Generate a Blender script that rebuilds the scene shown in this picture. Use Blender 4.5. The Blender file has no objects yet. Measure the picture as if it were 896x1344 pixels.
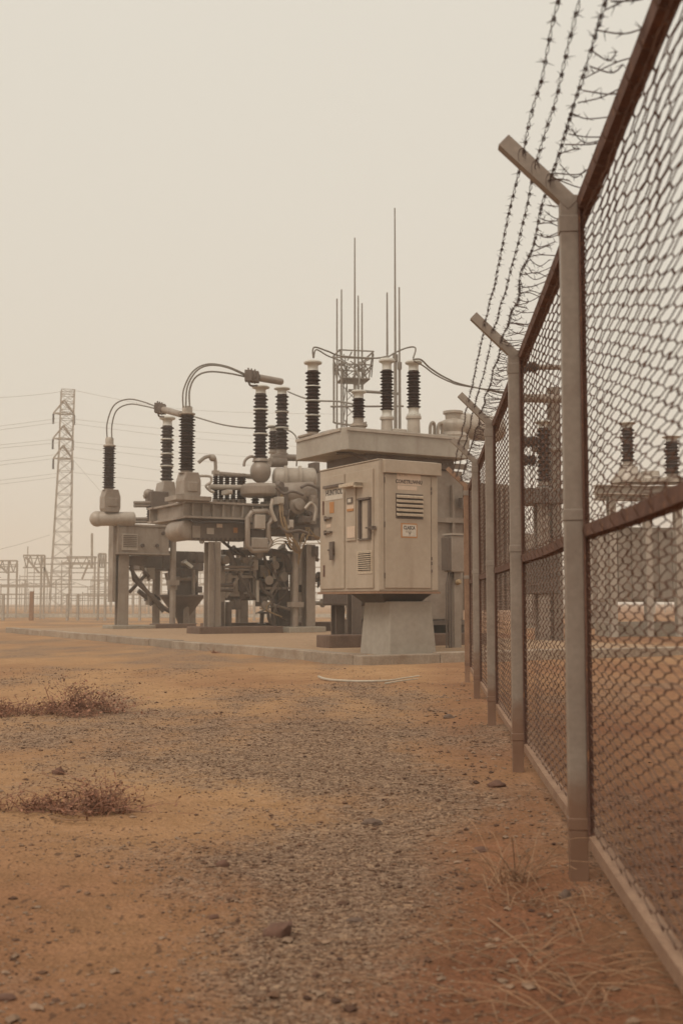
import bpy, math, random
from mathutils import Vector, Matrix, noise
R = math.radians
random.seed(7)
SC = bpy.context.scene
COL = SC.collection
F_PX, CU, CV, CAM_H = 1500.0, 448.0, 672.0, 0.97
PITCH = math.atan(118.0 / F_PX)
CP, SP = math.cos(PITCH), math.sin(PITCH)
ANG = R(30)                      # the yard's own axes are turned 30 degrees from the lens

# ------------------------------------------------------------------ materials
def mat(name):
    m = bpy.data.materials.new(name); m.use_nodes = True
    nt = m.node_tree
    return m, nt, nt.nodes['Principled BSDF']
def N(nt, t, **kw):
    n = nt.nodes.new(t)
    for k, v in kw.items():
        if k in n.inputs: n.inputs[k].default_value = v
        else: setattr(n, k, v)
    return n
def ramp(nt, fac, stops):
    r = nt.nodes.new('ShaderNodeValToRGB')
    el = r.color_ramp.elements
    while len(el) < len(stops): el.new(0.5)
    for e, (p, c) in zip(el, stops):
        e.position = p; e.color = (c if len(c) == 4 else (*c, 1)) if not isinstance(c, float) else (c, c, c, 1)
    nt.links.new(fac, r.inputs['Fac']); return r.outputs['Color']
def mixc(nt, fac, a, b, blend='MIX'):
    m = nt.nodes.new('ShaderNodeMix'); m.data_type = 'RGBA'; m.blend_type = blend
    for s, v in ((0, fac), (6, a), (7, b)):
        if isinstance(v, bpy.types.NodeSocket): nt.links.new(v, m.inputs[s])
        elif s == 0: m.inputs[0].default_value = v
        else: m.inputs[s].default_value = (*v, 1)
    return m.outputs[2]
def surface(name, base, dirt, rough=0.6, metal=0.0, scale=4.0, amount=0.5, rust=None, rust_amt=0.0, bump=0.15, streak=True, island=0.0, splash=0.0, speck=1.0):
    """Paint, steel, concrete...: base colour with blotches, vertical dirt runs and speckled rust."""
    m, nt, bs = mat(name)
    tc = N(nt, 'ShaderNodeTexCoord')
    co = tc.outputs['Object']
    n1 = N(nt, 'ShaderNodeTexNoise', Scale=scale, Detail=8.0, Roughness=0.65); nt.links.new(co, n1.inputs['Vector'])
    f1 = ramp(nt, n1.outputs['Fac'], [(0.38, 0.0), (0.72, 1.0)])
    mp = N(nt, 'ShaderNodeMapping'); nt.links.new(co, mp.inputs['Vector'])
    mp.inputs['Scale'].default_value = (scale * 4.5, scale * 4.5, scale * 0.35)
    n2 = N(nt, 'ShaderNodeTexNoise', Scale=1.0, Detail=5.0); nt.links.new(mp.outputs[0], n2.inputs['Vector'])
    f2 = ramp(nt, n2.outputs['Fac'], [(0.5, 0.0), (0.78, 1.0)])
    mx = N(nt, 'ShaderNodeMath', operation='MAXIMUM')
    nt.links.new(f1, mx.inputs[0])
    if streak: nt.links.new(f2, mx.inputs[1])
    ml = N(nt, 'ShaderNodeMath', operation='MULTIPLY'); nt.links.new(mx.outputs[0], ml.inputs[0]); ml.inputs[1].default_value = amount
    col = mixc(nt, ml.outputs[0], base, dirt)
    n3 = N(nt, 'ShaderNodeTexNoise', Scale=scale * 14, Detail=6.0); nt.links.new(co, n3.inputs['Vector'])
    g = ramp(nt, n3.outputs['Fac'], [(0.3, 1 - .18 * speck), (0.7, 1 + .12 * speck)])
    col = mixc(nt, 1.0, col, g, 'MULTIPLY')
    if rust:
        n4 = N(nt, 'ShaderNodeTexNoise', Scale=scale * 2.3, Detail=10.0, Roughness=0.75); nt.links.new(co, n4.inputs['Vector'])
        lo = 0.74 - rust_amt * 0.4
        f4 = ramp(nt, n4.outputs['Fac'], [(lo, 0.0), (lo + 0.07, 1.0)])
        col = mixc(nt, f4, col, rust)
    if splash:
        sp = N(nt, 'ShaderNodeSeparateXYZ'); nt.links.new(co, sp.inputs[0])
        ms = N(nt, 'ShaderNodeMath', operation='MULTIPLY_ADD'); nt.links.new(n1.outputs['Fac'], ms.inputs[0]); ms.inputs[1].default_value = -.55; nt.links.new(sp.outputs['Z'], ms.inputs[2])
        f5 = ramp(nt, ms.outputs[0], [(0.0, 0.9), (splash * .45, 0.0)]); f5.node.color_ramp.elements[0].position = 0.0
        col = mixc(nt, f5, col, (0.20, 0.105, 0.062))
    if island:
        ge = N(nt, 'ShaderNodeNewGeometry')
        v = ramp(nt, ge.outputs['Random Per Island'], [(0.0, 1.0 - island), (1.0, 1.0 + island)])
        col = mixc(nt, 1.0, col, v, 'MULTIPLY')
    nt.links.new(col, bs.inputs['Base Color'])
    rr = ramp(nt, n1.outputs['Fac'], [(0.3, max(0.05, rough - 0.12)), (0.7, min(1.0, rough + 0.12))])
    nt.links.new(rr, bs.inputs['Roughness'])
    bs.inputs['Metallic'].default_value = metal
    if bump:
        bp = N(nt, 'ShaderNodeBump', Strength=bump, Distance=0.01)
        nt.links.new(n3.outputs['Fac'], bp.inputs['Height']); nt.links.new(bp.outputs[0], bs.inputs['Normal'])
    return m

RUSTC = (0.16, 0.065, 0.03)
M = {}
M['galv'] = surface('galvanised steel', (0.315, 0.257, 0.208), (0.205, 0.148, 0.112), 0.45, 0.15, 3.5, 0.75, RUSTC, 0.14, bump=0.05, splash=0.42, speck=0.5)
M['rust'] = surface('rusted steel', (0.15, 0.068, 0.042), (0.075, 0.034, 0.024), 0.85, 0, 9, 0.8, (0.24, 0.11, 0.05), 0.45, 0.4)
M['rust_pale'] = surface('dusty rusted steel', (0.31, 0.185, 0.115), (0.17, 0.085, 0.05), 0.9, 0, 7, 0.7, (0.14, 0.06, 0.035), 0.3, 0.4)
M['wire'] = surface('rusty mesh wire', (0.16, 0.082, 0.05), (0.085, 0.042, 0.028), 0.8, 0, 5, 0.8, (0.24, 0.13, 0.07), 0.42, 0.0)
M['barb'] = surface('rusty barbed wire', (0.07, 0.04, 0.032), (0.13, 0.07, 0.045), 0.8, 0, 20, 0.7, None, 0, 0.0)
M['grey'] = surface('grey equipment paint', (0.325, 0.266, 0.216), (0.17, 0.115, 0.083), 0.45, 0.05, 1.3, 0.8, RUSTC, 0.12, bump=0.04, speck=0.4)
M['grey_dark'] = surface('dull grey paint', (0.155, 0.116, 0.091), (0.075, 0.049, 0.037), 0.6, 0.05, 1.5, 0.8, RUSTC, 0.22, bump=0.05, speck=0.5)
M['grey_light'] = surface('pale grey paint', (0.46, 0.395, 0.33), (0.265, 0.20, 0.15), 0.42, 0.05, 1.6, 0.75, RUSTC, 0.1, bump=0.03, speck=0.35)
M['tank'] = surface('grimy dark steel', (0.10, 0.072, 0.056), (0.052, 0.033, 0.026), 0.75, 0, 2.2, 0.8, RUSTC, 0.28)
M['tan'] = surface('tan cabinet paint', (0.425, 0.343, 0.263), (0.30, 0.222, 0.155), 0.42, 0, 1.2, 0.7, (0.24, 0.12, 0.06), 0.06, 0.03, speck=0.25)
M['tan_pale'] = surface('pale tan paint', (0.54, 0.44, 0.33), (0.42, 0.33, 0.235), 0.5, 0, 2.0, 0.45, None, 0, 0.05)
M['black'] = surface('dark metal', (0.035, 0.025, 0.022), (0.07, 0.05, 0.04), 0.6, 0, 6, 0.6)
M['porcelain'] = surface('brown glazed porcelain', (0.026, 0.010, 0.008), (0.05, 0.024, 0.018), 0.5, 0, 3.0, 0.75, None, 0, 0.0)
M['ceramic_pale'] = surface('pale cast metal', (0.60, 0.57, 0.51), (0.44, 0.39, 0.32), 0.45, 0, 5, 0.5)
M['concrete'] = surface('weathered concrete', (0.36, 0.31, 0.25), (0.25, 0.185, 0.125), 0.9, 0, 2.4, 0.8, (0.3, 0.2, 0.12), 0.12, 0.5)
M['plinth'] = surface('pale plinth concrete', (0.34, 0.295, 0.245), (0.25, 0.205, 0.16), 0.85, 0, 0.9, 0.75, None, 0, 0.1, speck=.5)
M['aerial'] = surface('thin grey rod metal', (0.26, 0.225, 0.19), (0.18, 0.15, 0.12), 0.6, 0.1, 3, 0.6)
M['cable'] = surface('grey braided conductor', (0.23, 0.20, 0.165), (0.13, 0.105, 0.085), 0.6, 0, 20, 0.6)
M['cord'] = surface('dusty yellow cable', (0.38, 0.26, 0.14), (0.20, 0.125, 0.07), 0.8, 0, 9, 0.7)
M['lattice'] = surface('haze paled lattice steel', (0.40, 0.34, 0.28), (0.30, 0.25, 0.20), 0.7, 0, 0.7, 0.6)  # base lightened so part of the distance haze sits in the colour
M['label'] = surface('faded white label', (0.60, 0.54, 0.46), (0.46, 0.39, 0.31), 0.6, 0, 9, 0.6, None, 0, 0.0)
M['label_pink'] = surface('sun faded label', (0.62, 0.48, 0.37), (0.52, 0.39, 0.29), 0.6, 0, 9, 0.5, None, 0, 0.0)
M['orange'] = surface('faded orange sticker', (0.46, 0.20, 0.06), (0.36, 0.17, 0.07), 0.6, 0, 12, 0.5, None, 0, 0.0)
M['ink'] = surface('dark lettering', (0.035, 0.022, 0.02), (0.06, 0.04, 0.035), 0.7, 0, 9, 0.4, None, 0, 0.0)
M['ink_pale'] = surface('faded lettering', (0.34, 0.28, 0.22), (0.28, 0.21, 0.16), 0.7, 0, 9, 0.4, None, 0, 0.0)
M['twig'] = surface('dead brown twigs', (0.30, 0.145, 0.088), (0.16, 0.072, 0.045), 0.95, 0, 12, 0.7, None, 0, 0.0, True, 0.5)
M['straw'] = surface('dry straw', (0.33, 0.195, 0.11), (0.21, 0.112, 0.064), 0.9, 0, 12, 0.6, None, 0, 0.0, True, 0.45)
M['stick'] = surface('bleached stick', (0.52, 0.45, 0.36), (0.36, 0.28, 0.20), 0.9, 0, 12, 0.6)
M['porcelain'].node_tree.nodes['Principled BSDF'].inputs['Specular IOR Level'].default_value = 0.22
M['kerb'] = surface('dirty kerb concrete', (0.36, 0.285, 0.215), (0.22, 0.145, 0.095), 0.9, 0, 2.2, 0.85, (0.19, 0.11, 0.07), 0.2, 0.6, island=0.16)
M['lid'] = surface('pale grey lid paint', (0.39, 0.345, 0.29), (0.24, 0.185, 0.14), 0.42, 0.05, 1.2, 0.7, RUSTC, 0.08, bump=0.03, speck=0.3)
M['rock'] = surface('red brown rock', (0.17, 0.085, 0.055), (0.10, 0.048, 0.034), 0.95, 0, 25, 0.7, None, 0, 0.5)
M['rock_grey'] = surface('grey brown rock', (0.17, 0.108, 0.076), (0.10, 0.06, 0.044), 0.95, 0, 25, 0.7, None, 0, 0.5)
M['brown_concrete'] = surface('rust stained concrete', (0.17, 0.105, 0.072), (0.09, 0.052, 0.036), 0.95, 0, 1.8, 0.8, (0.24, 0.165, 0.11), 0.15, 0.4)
M['pale_wall'] = surface('pale rendered wall', (0.5, 0.45, 0.38), (0.36, 0.30, 0.23), 0.9, 0, 0.8, 0.6)

# ------------------------------------------------------------------ camera geometry
def wpt(u, v, d):
    """World point seen at photo pixel (u, v) whose distance along the ground is d."""
    a, b = (u - CU) / F_PX, (CV - v) / F_PX
    k = d / (CP - b * SP)
    return Vector((a * k, d, CAM_H + k * (b * CP + SP)))
def gpt(u, v, z=0.0):
    a, b = (u - CU) / F_PX, (CV - v) / F_PX
    k = (z - CAM_H) / (b * CP + SP)
    return Vector((a * k, k * (CP - b * SP), z))
class Frame:
    """A thing's own axes standing at (x, y); hit() finds the local point on one of its planes."""
    def __init__(s, x, y, ang=ANG, z=0.0):
        s.o = Vector((x, y, z)); s.ang = ang
        s.c, s.s = math.cos(ang), math.sin(ang)
    def loc(s, w):
        d = w - s.o
        return Vector((d.x * s.c + d.y * s.s, -d.x * s.s + d.y * s.c, d.z))
    def world(s, l):
        return Vector((l.x * s.c - l.y * s.s, l.x * s.s + l.y * s.c, l.z)) + s.o
    def hit(s, u, v, y=None, x=None):
        a = s.loc(Vector((0, 0, CAM_H))); b = s.loc(wpt(u, v, 10.0)); d = b - a
        t = (y - a.y) / d.y if y is not None else (x - a.x) / d.x
        return a + d * t
    def px(s, l): return s.world(Vector(l)).y / F_PX          # metres per pixel there

# ------------------------------------------------------------------ mesh builder
class MB:
    def __init__(s): s.v, s.f, s.sm = [], [], []
    def add(s, vs, fs, smooth=False):
        o = len(s.v); s.v += [tuple(p) for p in vs]
        s.f += [tuple(i + o for i in f) for f in fs]; s.sm += [smooth] * len(fs)
    def box(s, c, size, rot=None, taper=1.0):
        hx, hy, hz = size[0] / 2, size[1] / 2, size[2] / 2
        vs = []
        for z in (-1, 1):
            k = taper if z > 0 else 1.0
            for x, y in ((-1, -1), (1, -1), (1, 1), (-1, 1)):
                p = Vector((x * hx * k, y * hy * k, z * hz))
                if rot: p = rot @ p
                vs.append(p + Vector(c))
        s.add(vs, [(3, 2, 1, 0), (4, 5, 6, 7), (0, 1, 5, 4), (1, 2, 6, 5), (2, 3, 7, 6), (3, 0, 4, 7)])
        return s
    def mm(s, x0, x1, y0, y1, z0, z1):
        return s.box(((x0 + x1) / 2, (y0 + y1) / 2, (z0 + z1) / 2), (abs(x1 - x0), abs(y1 - y0), abs(z1 - z0)))
    def bar(s, p0, p1, w, h=None):
        p0, p1 = Vector(p0), Vector(p1); d = p1 - p0; L = d.length
        if L < 1e-6: return s
        q = d.to_track_quat('Z', 'Y').to_matrix()
        return s.box((p0 + p1) / 2, (w, h or w, L), q)
    def lathe(s, prof, c=(0, 0, 0), axis=(0, 0, 1), n=18, smooth=True):
        q = Vector(axis).to_track_quat('Z', 'Y').to_matrix(); c = Vector(c)
        vs, fs = [], []
        for r, z in prof:
            for i in range(n):
                a = 2 * math.pi * i / n
                vs.append(c + q @ Vector((r * math.cos(a), r * math.sin(a), z)))
        for j in range(len(prof) - 1):
            for i in range(n):
                k = (i + 1) % n
                fs.append((j * n + i, j * n + k, (j + 1) * n + k, (j + 1) * n + i))
        fs.append(tuple(range(n))[::-1]); fs.append(tuple((len(prof) - 1) * n + i for i in range(n)))
        s.add(vs, fs, smooth); return s
    def cyl(s, p0, p1, r0, r1=None, n=14):
        p0, p1 = Vector(p0), Vector(p1); d = p1 - p0
        return s.lathe([(r0, 0), (r0 if r1 is None else r1, d.length)], p0, d, n)
    def drum(s, p0, p1, r, n=20, dome=0.25):
        d = (Vector(p1) - Vector(p0)); L = d.length; e = r * dome
        pr = [(r * 0.3, 0), (r * 0.72, e * .25), (r * 0.94, e * .62), (r, e), (r, L - e), (r * 0.94, L - e * .62), (r * 0.72, L - e * .25), (r * 0.3, L)]
        return s.lathe(pr, p0, d, n)
    def tube(s, pts, r, n=7, r1=None):
        pts = [Vector(p) for p in pts]; m = len(pts)
        vs, fs = [], []; ref = None
        for i, p in enumerate(pts):
            t = (pts[min(i + 1, m - 1)] - pts[max(i - 1, 0)])
            if t.length < 1e-9: t = Vector((0, 0, 1))
            t.normalize()
            if ref is None:
                ref = Vector((0, 0, 1)) if abs(t.z) < .9 else Vector((1, 0, 0))
            a = (ref - t * ref.dot(t))
            if a.length < 1e-6: a = t.orthogonal()
            a.normalize(); ref = a; b = t.cross(a)
            rr = r if r1 is None else r + (r1 - r) * i / max(1, m - 1)
            for k in range(n):
                w = 2 * math.pi * k / n
                vs.append(p + a * rr * math.cos(w) + b * rr * math.sin(w))
        for i in range(m - 1):
            for k in range(n):
                k2 = (k + 1) % n
                fs.append((i * n + k, i * n + k2, (i + 1) * n + k2, (i + 1) * n + k))
        fs.append(tuple(range(n))[::-1]); fs.append(tuple((m - 1) * n + k for k in range(n)))
        s.add(vs, fs, True); return s
    def ball(s, c, r, sz=(1, 1, 1), n=16, m=10):
        pr = [(max(1e-4, math.sin(math.pi * j / m)), -math.cos(math.pi * j / m)) for j in range(m + 1)]
        o = len(s.v); s.lathe(pr, (0, 0, 0), (0, 0, 1), n)
        for i in range(o, len(s.v)):
            p = s.v[i]; s.v[i] = (c[0] + p[0] * r * sz[0], c[1] + p[1] * r * sz[1], c[2] + p[2] * r * sz[2])
        return s
    def prism(s, poly, y0, y1):
        """poly of (x, z) extruded along y"""
        n = len(poly)
        vs = [(x, y0, z) for x, z in poly] + [(x, y1, z) for x, z in poly]
        fs = [tuple(range(n)), tuple(range(n, 2 * n))[::-1]] + [(i, i + n, (i + 1) % n + n, (i + 1) % n) for i in range(n)]
        s.add(vs, fs); return s
    def build(s, name, m, parent=None, bevel=0.0, origin=None, loc=None):
        me = bpy.data.meshes.new(name)
        vs = s.v
        if origin is not None:
            ox, oy, oz = origin; vs = [(p[0] - ox, p[1] - oy, p[2] - oz) for p in vs]
        me.from_pydata(vs, [], s.f); me.polygons.foreach_set('use_smooth', s.sm)
        import bmesh
        if len(s.f) < 40000:
            bm = bmesh.new(); bm.from_mesh(me); bmesh.ops.recalc_face_normals(bm, faces=bm.faces); bm.to_mesh(me); bm.free()
        me.set_sharp_from_angle(angle=R(50)) if any(s.sm) else None
        me.materials.append(M[m] if isinstance(m, str) else m)
        o = bpy.data.objects.new(name, me); COL.objects.link(o)
        if origin is not None: o.location = origin
        if loc is not None: o.location = loc
        if parent: o.parent = parent
        if bevel:
            b = o.modifiers.new('edge', 'BEVEL'); b.width = bevel; b.segments = 2; b.limit_method = 'ANGLE'; b.angle_limit = R(40)
        return o
def tag(o, label=None, cat=None, group=None, kind=None):
    if label: o['label'] = label
    if cat: o['category'] = cat
    if group: o['group'] = group
    if kind: o['kind'] = kind
    return o
def thing(name, label, cat, loc=(0, 0, 0), rz=0.0, group=None):
    o = bpy.data.objects.new(name, None); COL.objects.link(o)
    o.location = loc; o.rotation_euler = (0, 0, rz); o.empty_display_size = 0.3
    return tag(o, label, cat, group)
def copy_tree(o, parent=None):
    c = o.copy(); COL.objects.link(c)
    if parent: c.parent = parent
    for ch in o.children: copy_tree(ch, c)
    return c
def spline(pts, n=8):
    pts = [Vector(p) for p in pts]; out = []
    for i in range(len(pts) - 1):
        p0, p1, p2, p3 = pts[max(i - 1, 0)], pts[i], pts[i + 1], pts[min(i + 2, len(pts) - 1)]
        for k in range(n):
            t = k / n
            out.append(0.5 * ((2 * p1) + (p2 - p0) * t + (2 * p0 - 5 * p1 + 4 * p2 - p3) * t * t + (3 * p1 - p0 - 3 * p2 + p3) * t ** 3))
    out.append(pts[-1]); return out
def lettering(text, size, m, parent, loc, rot, name='lettering', sx=1.0, bold=0.0):
    cu = bpy.data.curves.new(name, 'FONT'); cu.body = text; cu.size = size; cu.offset = bold; cu.extrude = 0.0012
    cu.align_x = 'CENTER'; cu.align_y = 'CENTER'; cu.resolution_u = 2
    t = bpy.data.objects.new(name, cu); COL.objects.link(t)
    dg = bpy.context.evaluated_depsgraph_get()
    me = bpy.data.meshes.new_from_object(t.evaluated_get(dg)); me.name = name
    bpy.data.objects.remove(t); bpy.data.curves.remove(cu)
    me.materials.clear(); me.materials.append(M[m])
    o = bpy.data.objects.new(name, me); COL.objects.link(o); o.parent = parent
    o.location = loc; o.rotation_euler = rot; o.scale = (sx, 1, 1)
    return o
def shed_profile(z0, z1, rc, rs, n):
    pr = [(rc, z0)]; p = (z1 - z0) / n
    for i in range(n):
        z = z0 + i * p; q = rs * (0.86 if i % 2 else 1.0)
        pr += [(rc, z + p * .08), (q * .96, z + p * .30), (q, z + p * .40), (q * .97, z + p * .48), (rc * 1.04, z + p * .80)]
    pr.append((rc, z1)); return pr
def bushing(parent, fr, u, y, v0, v1, rpx, n=14, cap='flare', capv=10, basev=6, bands=(), basemat='grey', name='bushing', lean=0.0):
    """Porcelain stack between pixels v0 (top) and v1 (bottom): foot casting > shed_stack, cap, bands."""
    pm = fr.hit(u, (v0 + v1) / 2, y=y)
    zt, zb = fr.hit(u, v0, y=y).z, fr.hit(u, v1, y=y).z
    k = fr.px(pm); r = rpx * k; c = (pm.x, pm.y, 0)
    b = MB(); hb = basev * k
    b.lathe([(r * .95, zb - hb), (r * .95, zb - hb * .75), (r * .72, zb - hb * .6), (r * .68, zb - hb * .1), (r * .8, zb), (r * .5, zb + .01)], c, n=20)
    for i in range(8):
        a = i * math.pi / 4
        b.cyl((pm.x + r * .84 * math.cos(a), pm.y + r * .84 * math.sin(a), zb - hb * .78), (pm.x + r * .84 * math.cos(a), pm.y + r * .84 * math.sin(a), zb - hb * .6), r * .07, n=6)
    o = b.build(name, basemat, parent)
    s = MB(); s.lathe(shed_profile(zb + .004, zt, r * .66, r, n), c, n=22); s.build('shed_stack', 'porcelain', o)
    if bands:
        bb = MB()
        for vb in bands:
            z = fr.hit(u, vb, y=y).z
            bb.lathe([(r * .60, z - r * .1), (r * .93, z - r * .1), (r * .98, z - r * .04), (r * .98, z + r * .04), (r * .93, z + r * .1), (r * .60, z + r * .1)], c, n=22)
        bb.build('joint_band', 'ceramic_pale', o)
    h = capv * k; cc = MB()
    if cap == 'flare':
        cc.lathe([(r * .72, zt), (r * .66, zt + h * .15), (r * .66, zt + h * .5), (r * .8, zt + h * .62), (r * 1.12, zt + h * .7), (r * 1.16, zt + h * .82), (r * 1.0, zt + h * .95), (r * .35, zt + h)], c, n=22)
    else:
        cc.lathe([(r * .8, zt), (r * .95, zt + h * .08), (r * .95, zt + h * .2), (r * .6, zt + h * .3), (r * .62, zt + h * .9), (r * .5, zt + h)], c, n=20)
    cc.build('cap', 'ceramic_pale' if cap == 'flare' else 'grey_light', o)
    return o
def h_column(x, y, z0, z1, w, t=None, turn=False):
    t = t or w * .12; m = MB()
    if turn:
        m.mm(x - w / 2, x - w / 2 + t, y - w / 2, y + w / 2, z0, z1); m.mm(x + w / 2 - t, x + w / 2, y - w / 2, y + w / 2, z0, z1)
        m.mm(x - w / 2 + t, x + w / 2 - t, y - t / 2, y + t / 2, z0, z1)
    else:
        m.mm(x - w / 2, x + w / 2, y - w / 2, y - w / 2 + t, z0, z1); m.mm(x - w / 2, x + w / 2, y + w / 2 - t, y + w / 2, z0, z1)
        m.mm(x - t / 2, x + t / 2, y - w / 2 + t, y + w / 2 - t, z0, z1)
    m.mm(x - w * .7, x + w * .7, y - w * .7, y + w * .7, z0 - .03, z0)
    return m
def i_beam_x(x0, x1, y, z0, z1, w):
    h = z1 - z0; t = h * .12; m = MB()
    m.mm(x0, x1, y - w / 2, y + w / 2, z1 - t, z1); m.mm(x0, x1, y - w / 2, y + w / 2, z0, z0 + t)
    m.mm(x0, x1, y - t / 2, y + t / 2, z0 + t, z1 - t)
    return m
def i_beam_y(y0, y1, x, z0, z1, w):
    h = z1 - z0; t = h * .12; m = MB()
    m.mm(x - w / 2, x + w / 2, y0, y1, z1 - t, z1); m.mm(x - w / 2, x + w / 2, y0, y1, z0, z0 + t)
    m.mm(x - t / 2, x + t / 2, y0, y1, z0 + t, z1 - t)
    return m
def chamfer_housing(x, y, z0, z1, w, d):
    """cast housing: a box with slanted shoulders"""
    h = z1 - z0; m = MB()
    a = w / 2
    m.prism([(x - a * .8, z0), (x + a * .8, z0), (x + a, z0 + h * .18), (x + a, z0 + h * .68), (x + a * .72, z1), (x - a * .72, z1), (x - a, z0 + h * .68), (x - a, z0 + h * .18)], y - d / 2, y + d / 2)
    m.mm(x - a * .6, x + a * .6, y - d / 2 - .03, y - d / 2 + .01, z0 + h * .25, z0 + h * .62)
    return m

# ------------------------------------------------------------------ world, sun, camera
SUN_EL, SUN_AZ = R(52), R(215)          # high, behind and to the left of the viewer
w = bpy.data.worlds.new('World'); SC.world = w; w.use_nodes = True
nt = w.node_tree; bg = nt.nodes['Background']
sky = N(nt, 'ShaderNodeTexSky'); sky.sky_type = 'NISHITA'; sky.sun_disc = False
sky.sun_elevation = SUN_EL; sky.sun_rotation = SUN_AZ; sky.dust_density = 8.0; sky.air_density = 1.0
tc = N(nt, 'ShaderNodeTexCoord'); sx = N(nt, 'ShaderNodeSeparateXYZ'); nt.links.new(tc.outputs['Generated'], sx.inputs[0])
mr = N(nt, 'ShaderNodeMapRange'); nt.links.new(sx.outputs['Z'], mr.inputs[0]); mr.inputs[1].default_value = -0.05; mr.inputs[2].default_value = 0.6
veil = ramp(nt, mr.outputs[0], [(0.0, (7.1, 6.2, 5.0)), (0.25, (7.5, 6.85, 5.75)), (1.0, (7.8, 7.35, 6.35))])
for e in veil.node.color_ramp.elements: pass
col = mixc(nt, 0.93, sky.outputs[0], veil)      # a thick dust veil over the clear sky
nt.links.new(col, bg.inputs['Color']); bg.inputs['Strength'].default_value = 0.1

sl = bpy.data.lights.new('sun', 'SUN'); sl.energy = 1.45; sl.angle = R(25); sl.color = (1.0, 0.93, 0.82)
so = bpy.data.objects.new('sun', sl); COL.objects.link(so)
sd = Vector((math.sin(SUN_AZ) * math.cos(SUN_EL), math.cos(SUN_AZ) * math.cos(SUN_EL), math.sin(SUN_EL)))
so.rotation_euler = sd.to_track_quat('Z', 'Y').to_euler(); so.location = (0, 0, 30)

cam = bpy.data.cameras.new('camera'); co = bpy.data.objects.new('camera', cam); COL.objects.link(co); SC.camera = co
co.location = (0, 0, CAM_H); co.rotation_euler = (R(90) + PITCH, 0, 0)
cam.sensor_fit = 'VERTICAL'; cam.sensor_height = 36.0; cam.sensor_width = 24.0; cam.lens = F_PX / 1344 * 36
cam.clip_start = 0.05; cam.clip_end = 2000
cam.dof.use_dof = True; cam.dof.focus_distance = 10.5; cam.dof.aperture_fstop = 3.8; cam.dof.aperture_blades = 8
SC.view_settings.view_transform = 'Standard'; SC.view_settings.look = 'None'; SC.view_settings.gamma = 1.0
SC.view_settings.exposure = 0.07; SC.view_settings.use_curve_mapping = False
SC.render.engine = 'CYCLES'
SC.cycles.use_denoising = True; SC.cycles.max_bounces = 8; SC.cycles.volume_bounces = 2
SC.cycles.transparent_max_bounces = 8

# ------------------------------------------------------------------ haze
hz = MB(); hz.mm(-262, 262, -42, 452, -1.0, 27.0)
hm = bpy.data.materials.new('haze air'); hm.use_nodes = True; hn = hm.node_tree; hn.nodes.clear()
out = N(hn, 'ShaderNodeOutputMaterial'); pv = N(hn, 'ShaderNodeVolumePrincipled')
pv.inputs['Color'].default_value = (0.99, 0.945, 0.88, 1); pv.inputs['Density'].default_value = 0.0025; pv.inputs['Anisotropy'].default_value = 0.0
hn.links.new(pv.outputs[0], out.inputs['Volume'])
tag(hz.build('haze', hm), kind='stuff')

# ------------------------------------------------------------------ ground
FDX = 0.072                                   # the fence runs away along (FDX, 1)
def fence_x(y): return 0.803 + FDX * (y - 3.96)
def gravel_amt(x, y):
    s = noise.noise(Vector((x * .42, y * .22, 3.1))) + .6 * noise.noise(Vector((x * 1.1, y * .7, 7.7)))
    s += .5 * noise.noise(Vector((x * 2.6, y * 1.5, 2.2)))
    lane = math.exp(-((x + 0.1 - 0.02 * y) / 1.1) ** 2) * .28
    near = -.42 * max(0.0, min(1.0, (3.6 - y) / 1.0)) - (.25 if x < -.25 else 0) * max(0.0, min(1.0, (4.4 - y) / 1.2))
    fen = -0.55 * max(0.0, min(1.0, (x - fence_x(y) + .75) / .5))
    if x < 1.5: near += .30 * math.exp(-((y - 7.0) / 2.0) ** 2) + (.30 * math.exp(-((y - 4.7) / .8) ** 2) if x < -.1 else 0) - .35 * math.exp(-((y - 13.5) / 3.2) ** 2)
    return max(0.0, min(1.0, .50 + .85 * s + lane + near + fen))
def red_amt(x, y):
    s = noise.noise(Vector((x * .5 + 11, y * .3, 1.3))) + .5 * noise.noise(Vector((x * 1.7, y * 1.3, 5.0)))
    f = max(0.0, min(1.0, (x - fence_x(y) + 1.1) / .9))
    near = max(0.0, min(1.0, (6.5 - y) / 4.5))
    return max(0.0, min(1.0, .10 + .5 * s + .45 * f + .75 * near))
def ground_z(x, y):
    if y > 60 or abs(x) > 40: return 0.0
    k = 1.0 / (1.0 + max(0, y - 6) / 12.0)
    z = .036 * noise.noise(Vector((x * .9, y * .9, 0))) + .016 * noise.noise(Vector((x * 2.7, y * 2.7, 4))) + .011 * noise.noise(Vector((x * 7, y * 8, 9)))
    d = abs(x - fence_x(y))
    if y < 15: z += .025 * math.exp(-(d / .22) ** 2)
    return z * k
def axis_vals(lo, hi, c, fine, grow):
    a = [c]; st = fine
    while a[-1] < hi: a.append(a[-1] + st); st *= grow
    a[-1] = hi
    b = [c]; st = fine
    while b[-1] > lo: b.append(b[-1] - st); st *= grow
    b[-1] = lo
    return b[:0:-1] + a
xs = axis_vals(-260, 260, 0.0, .028, 1.022); ys = axis_vals(-40, 450, 2.2, .03, 1.016)
gv, gf, ga, gr_ = [], [], [], []
for y in ys:
    for x in xs:
        gv.append((x, y, ground_z(x, y))); ga.append(gravel_amt(x, y)); gr_.append(red_amt(x, y))
nx = len(xs)
for j in range(len(ys) - 1):
    for i in range(nx - 1):
        a = j * nx + i; gf.append((a, a + 1, a + 1 + nx, a + nx))
me = bpy.data.meshes.new('ground'); me.from_pydata(gv, [], gf)
at = me.attributes.new('gravel', 'FLOAT', 'POINT'); at.data.foreach_set('value', ga)
at = me.attributes.new('red', 'FLOAT', 'POINT'); at.data.foreach_set('value', gr_)
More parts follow.
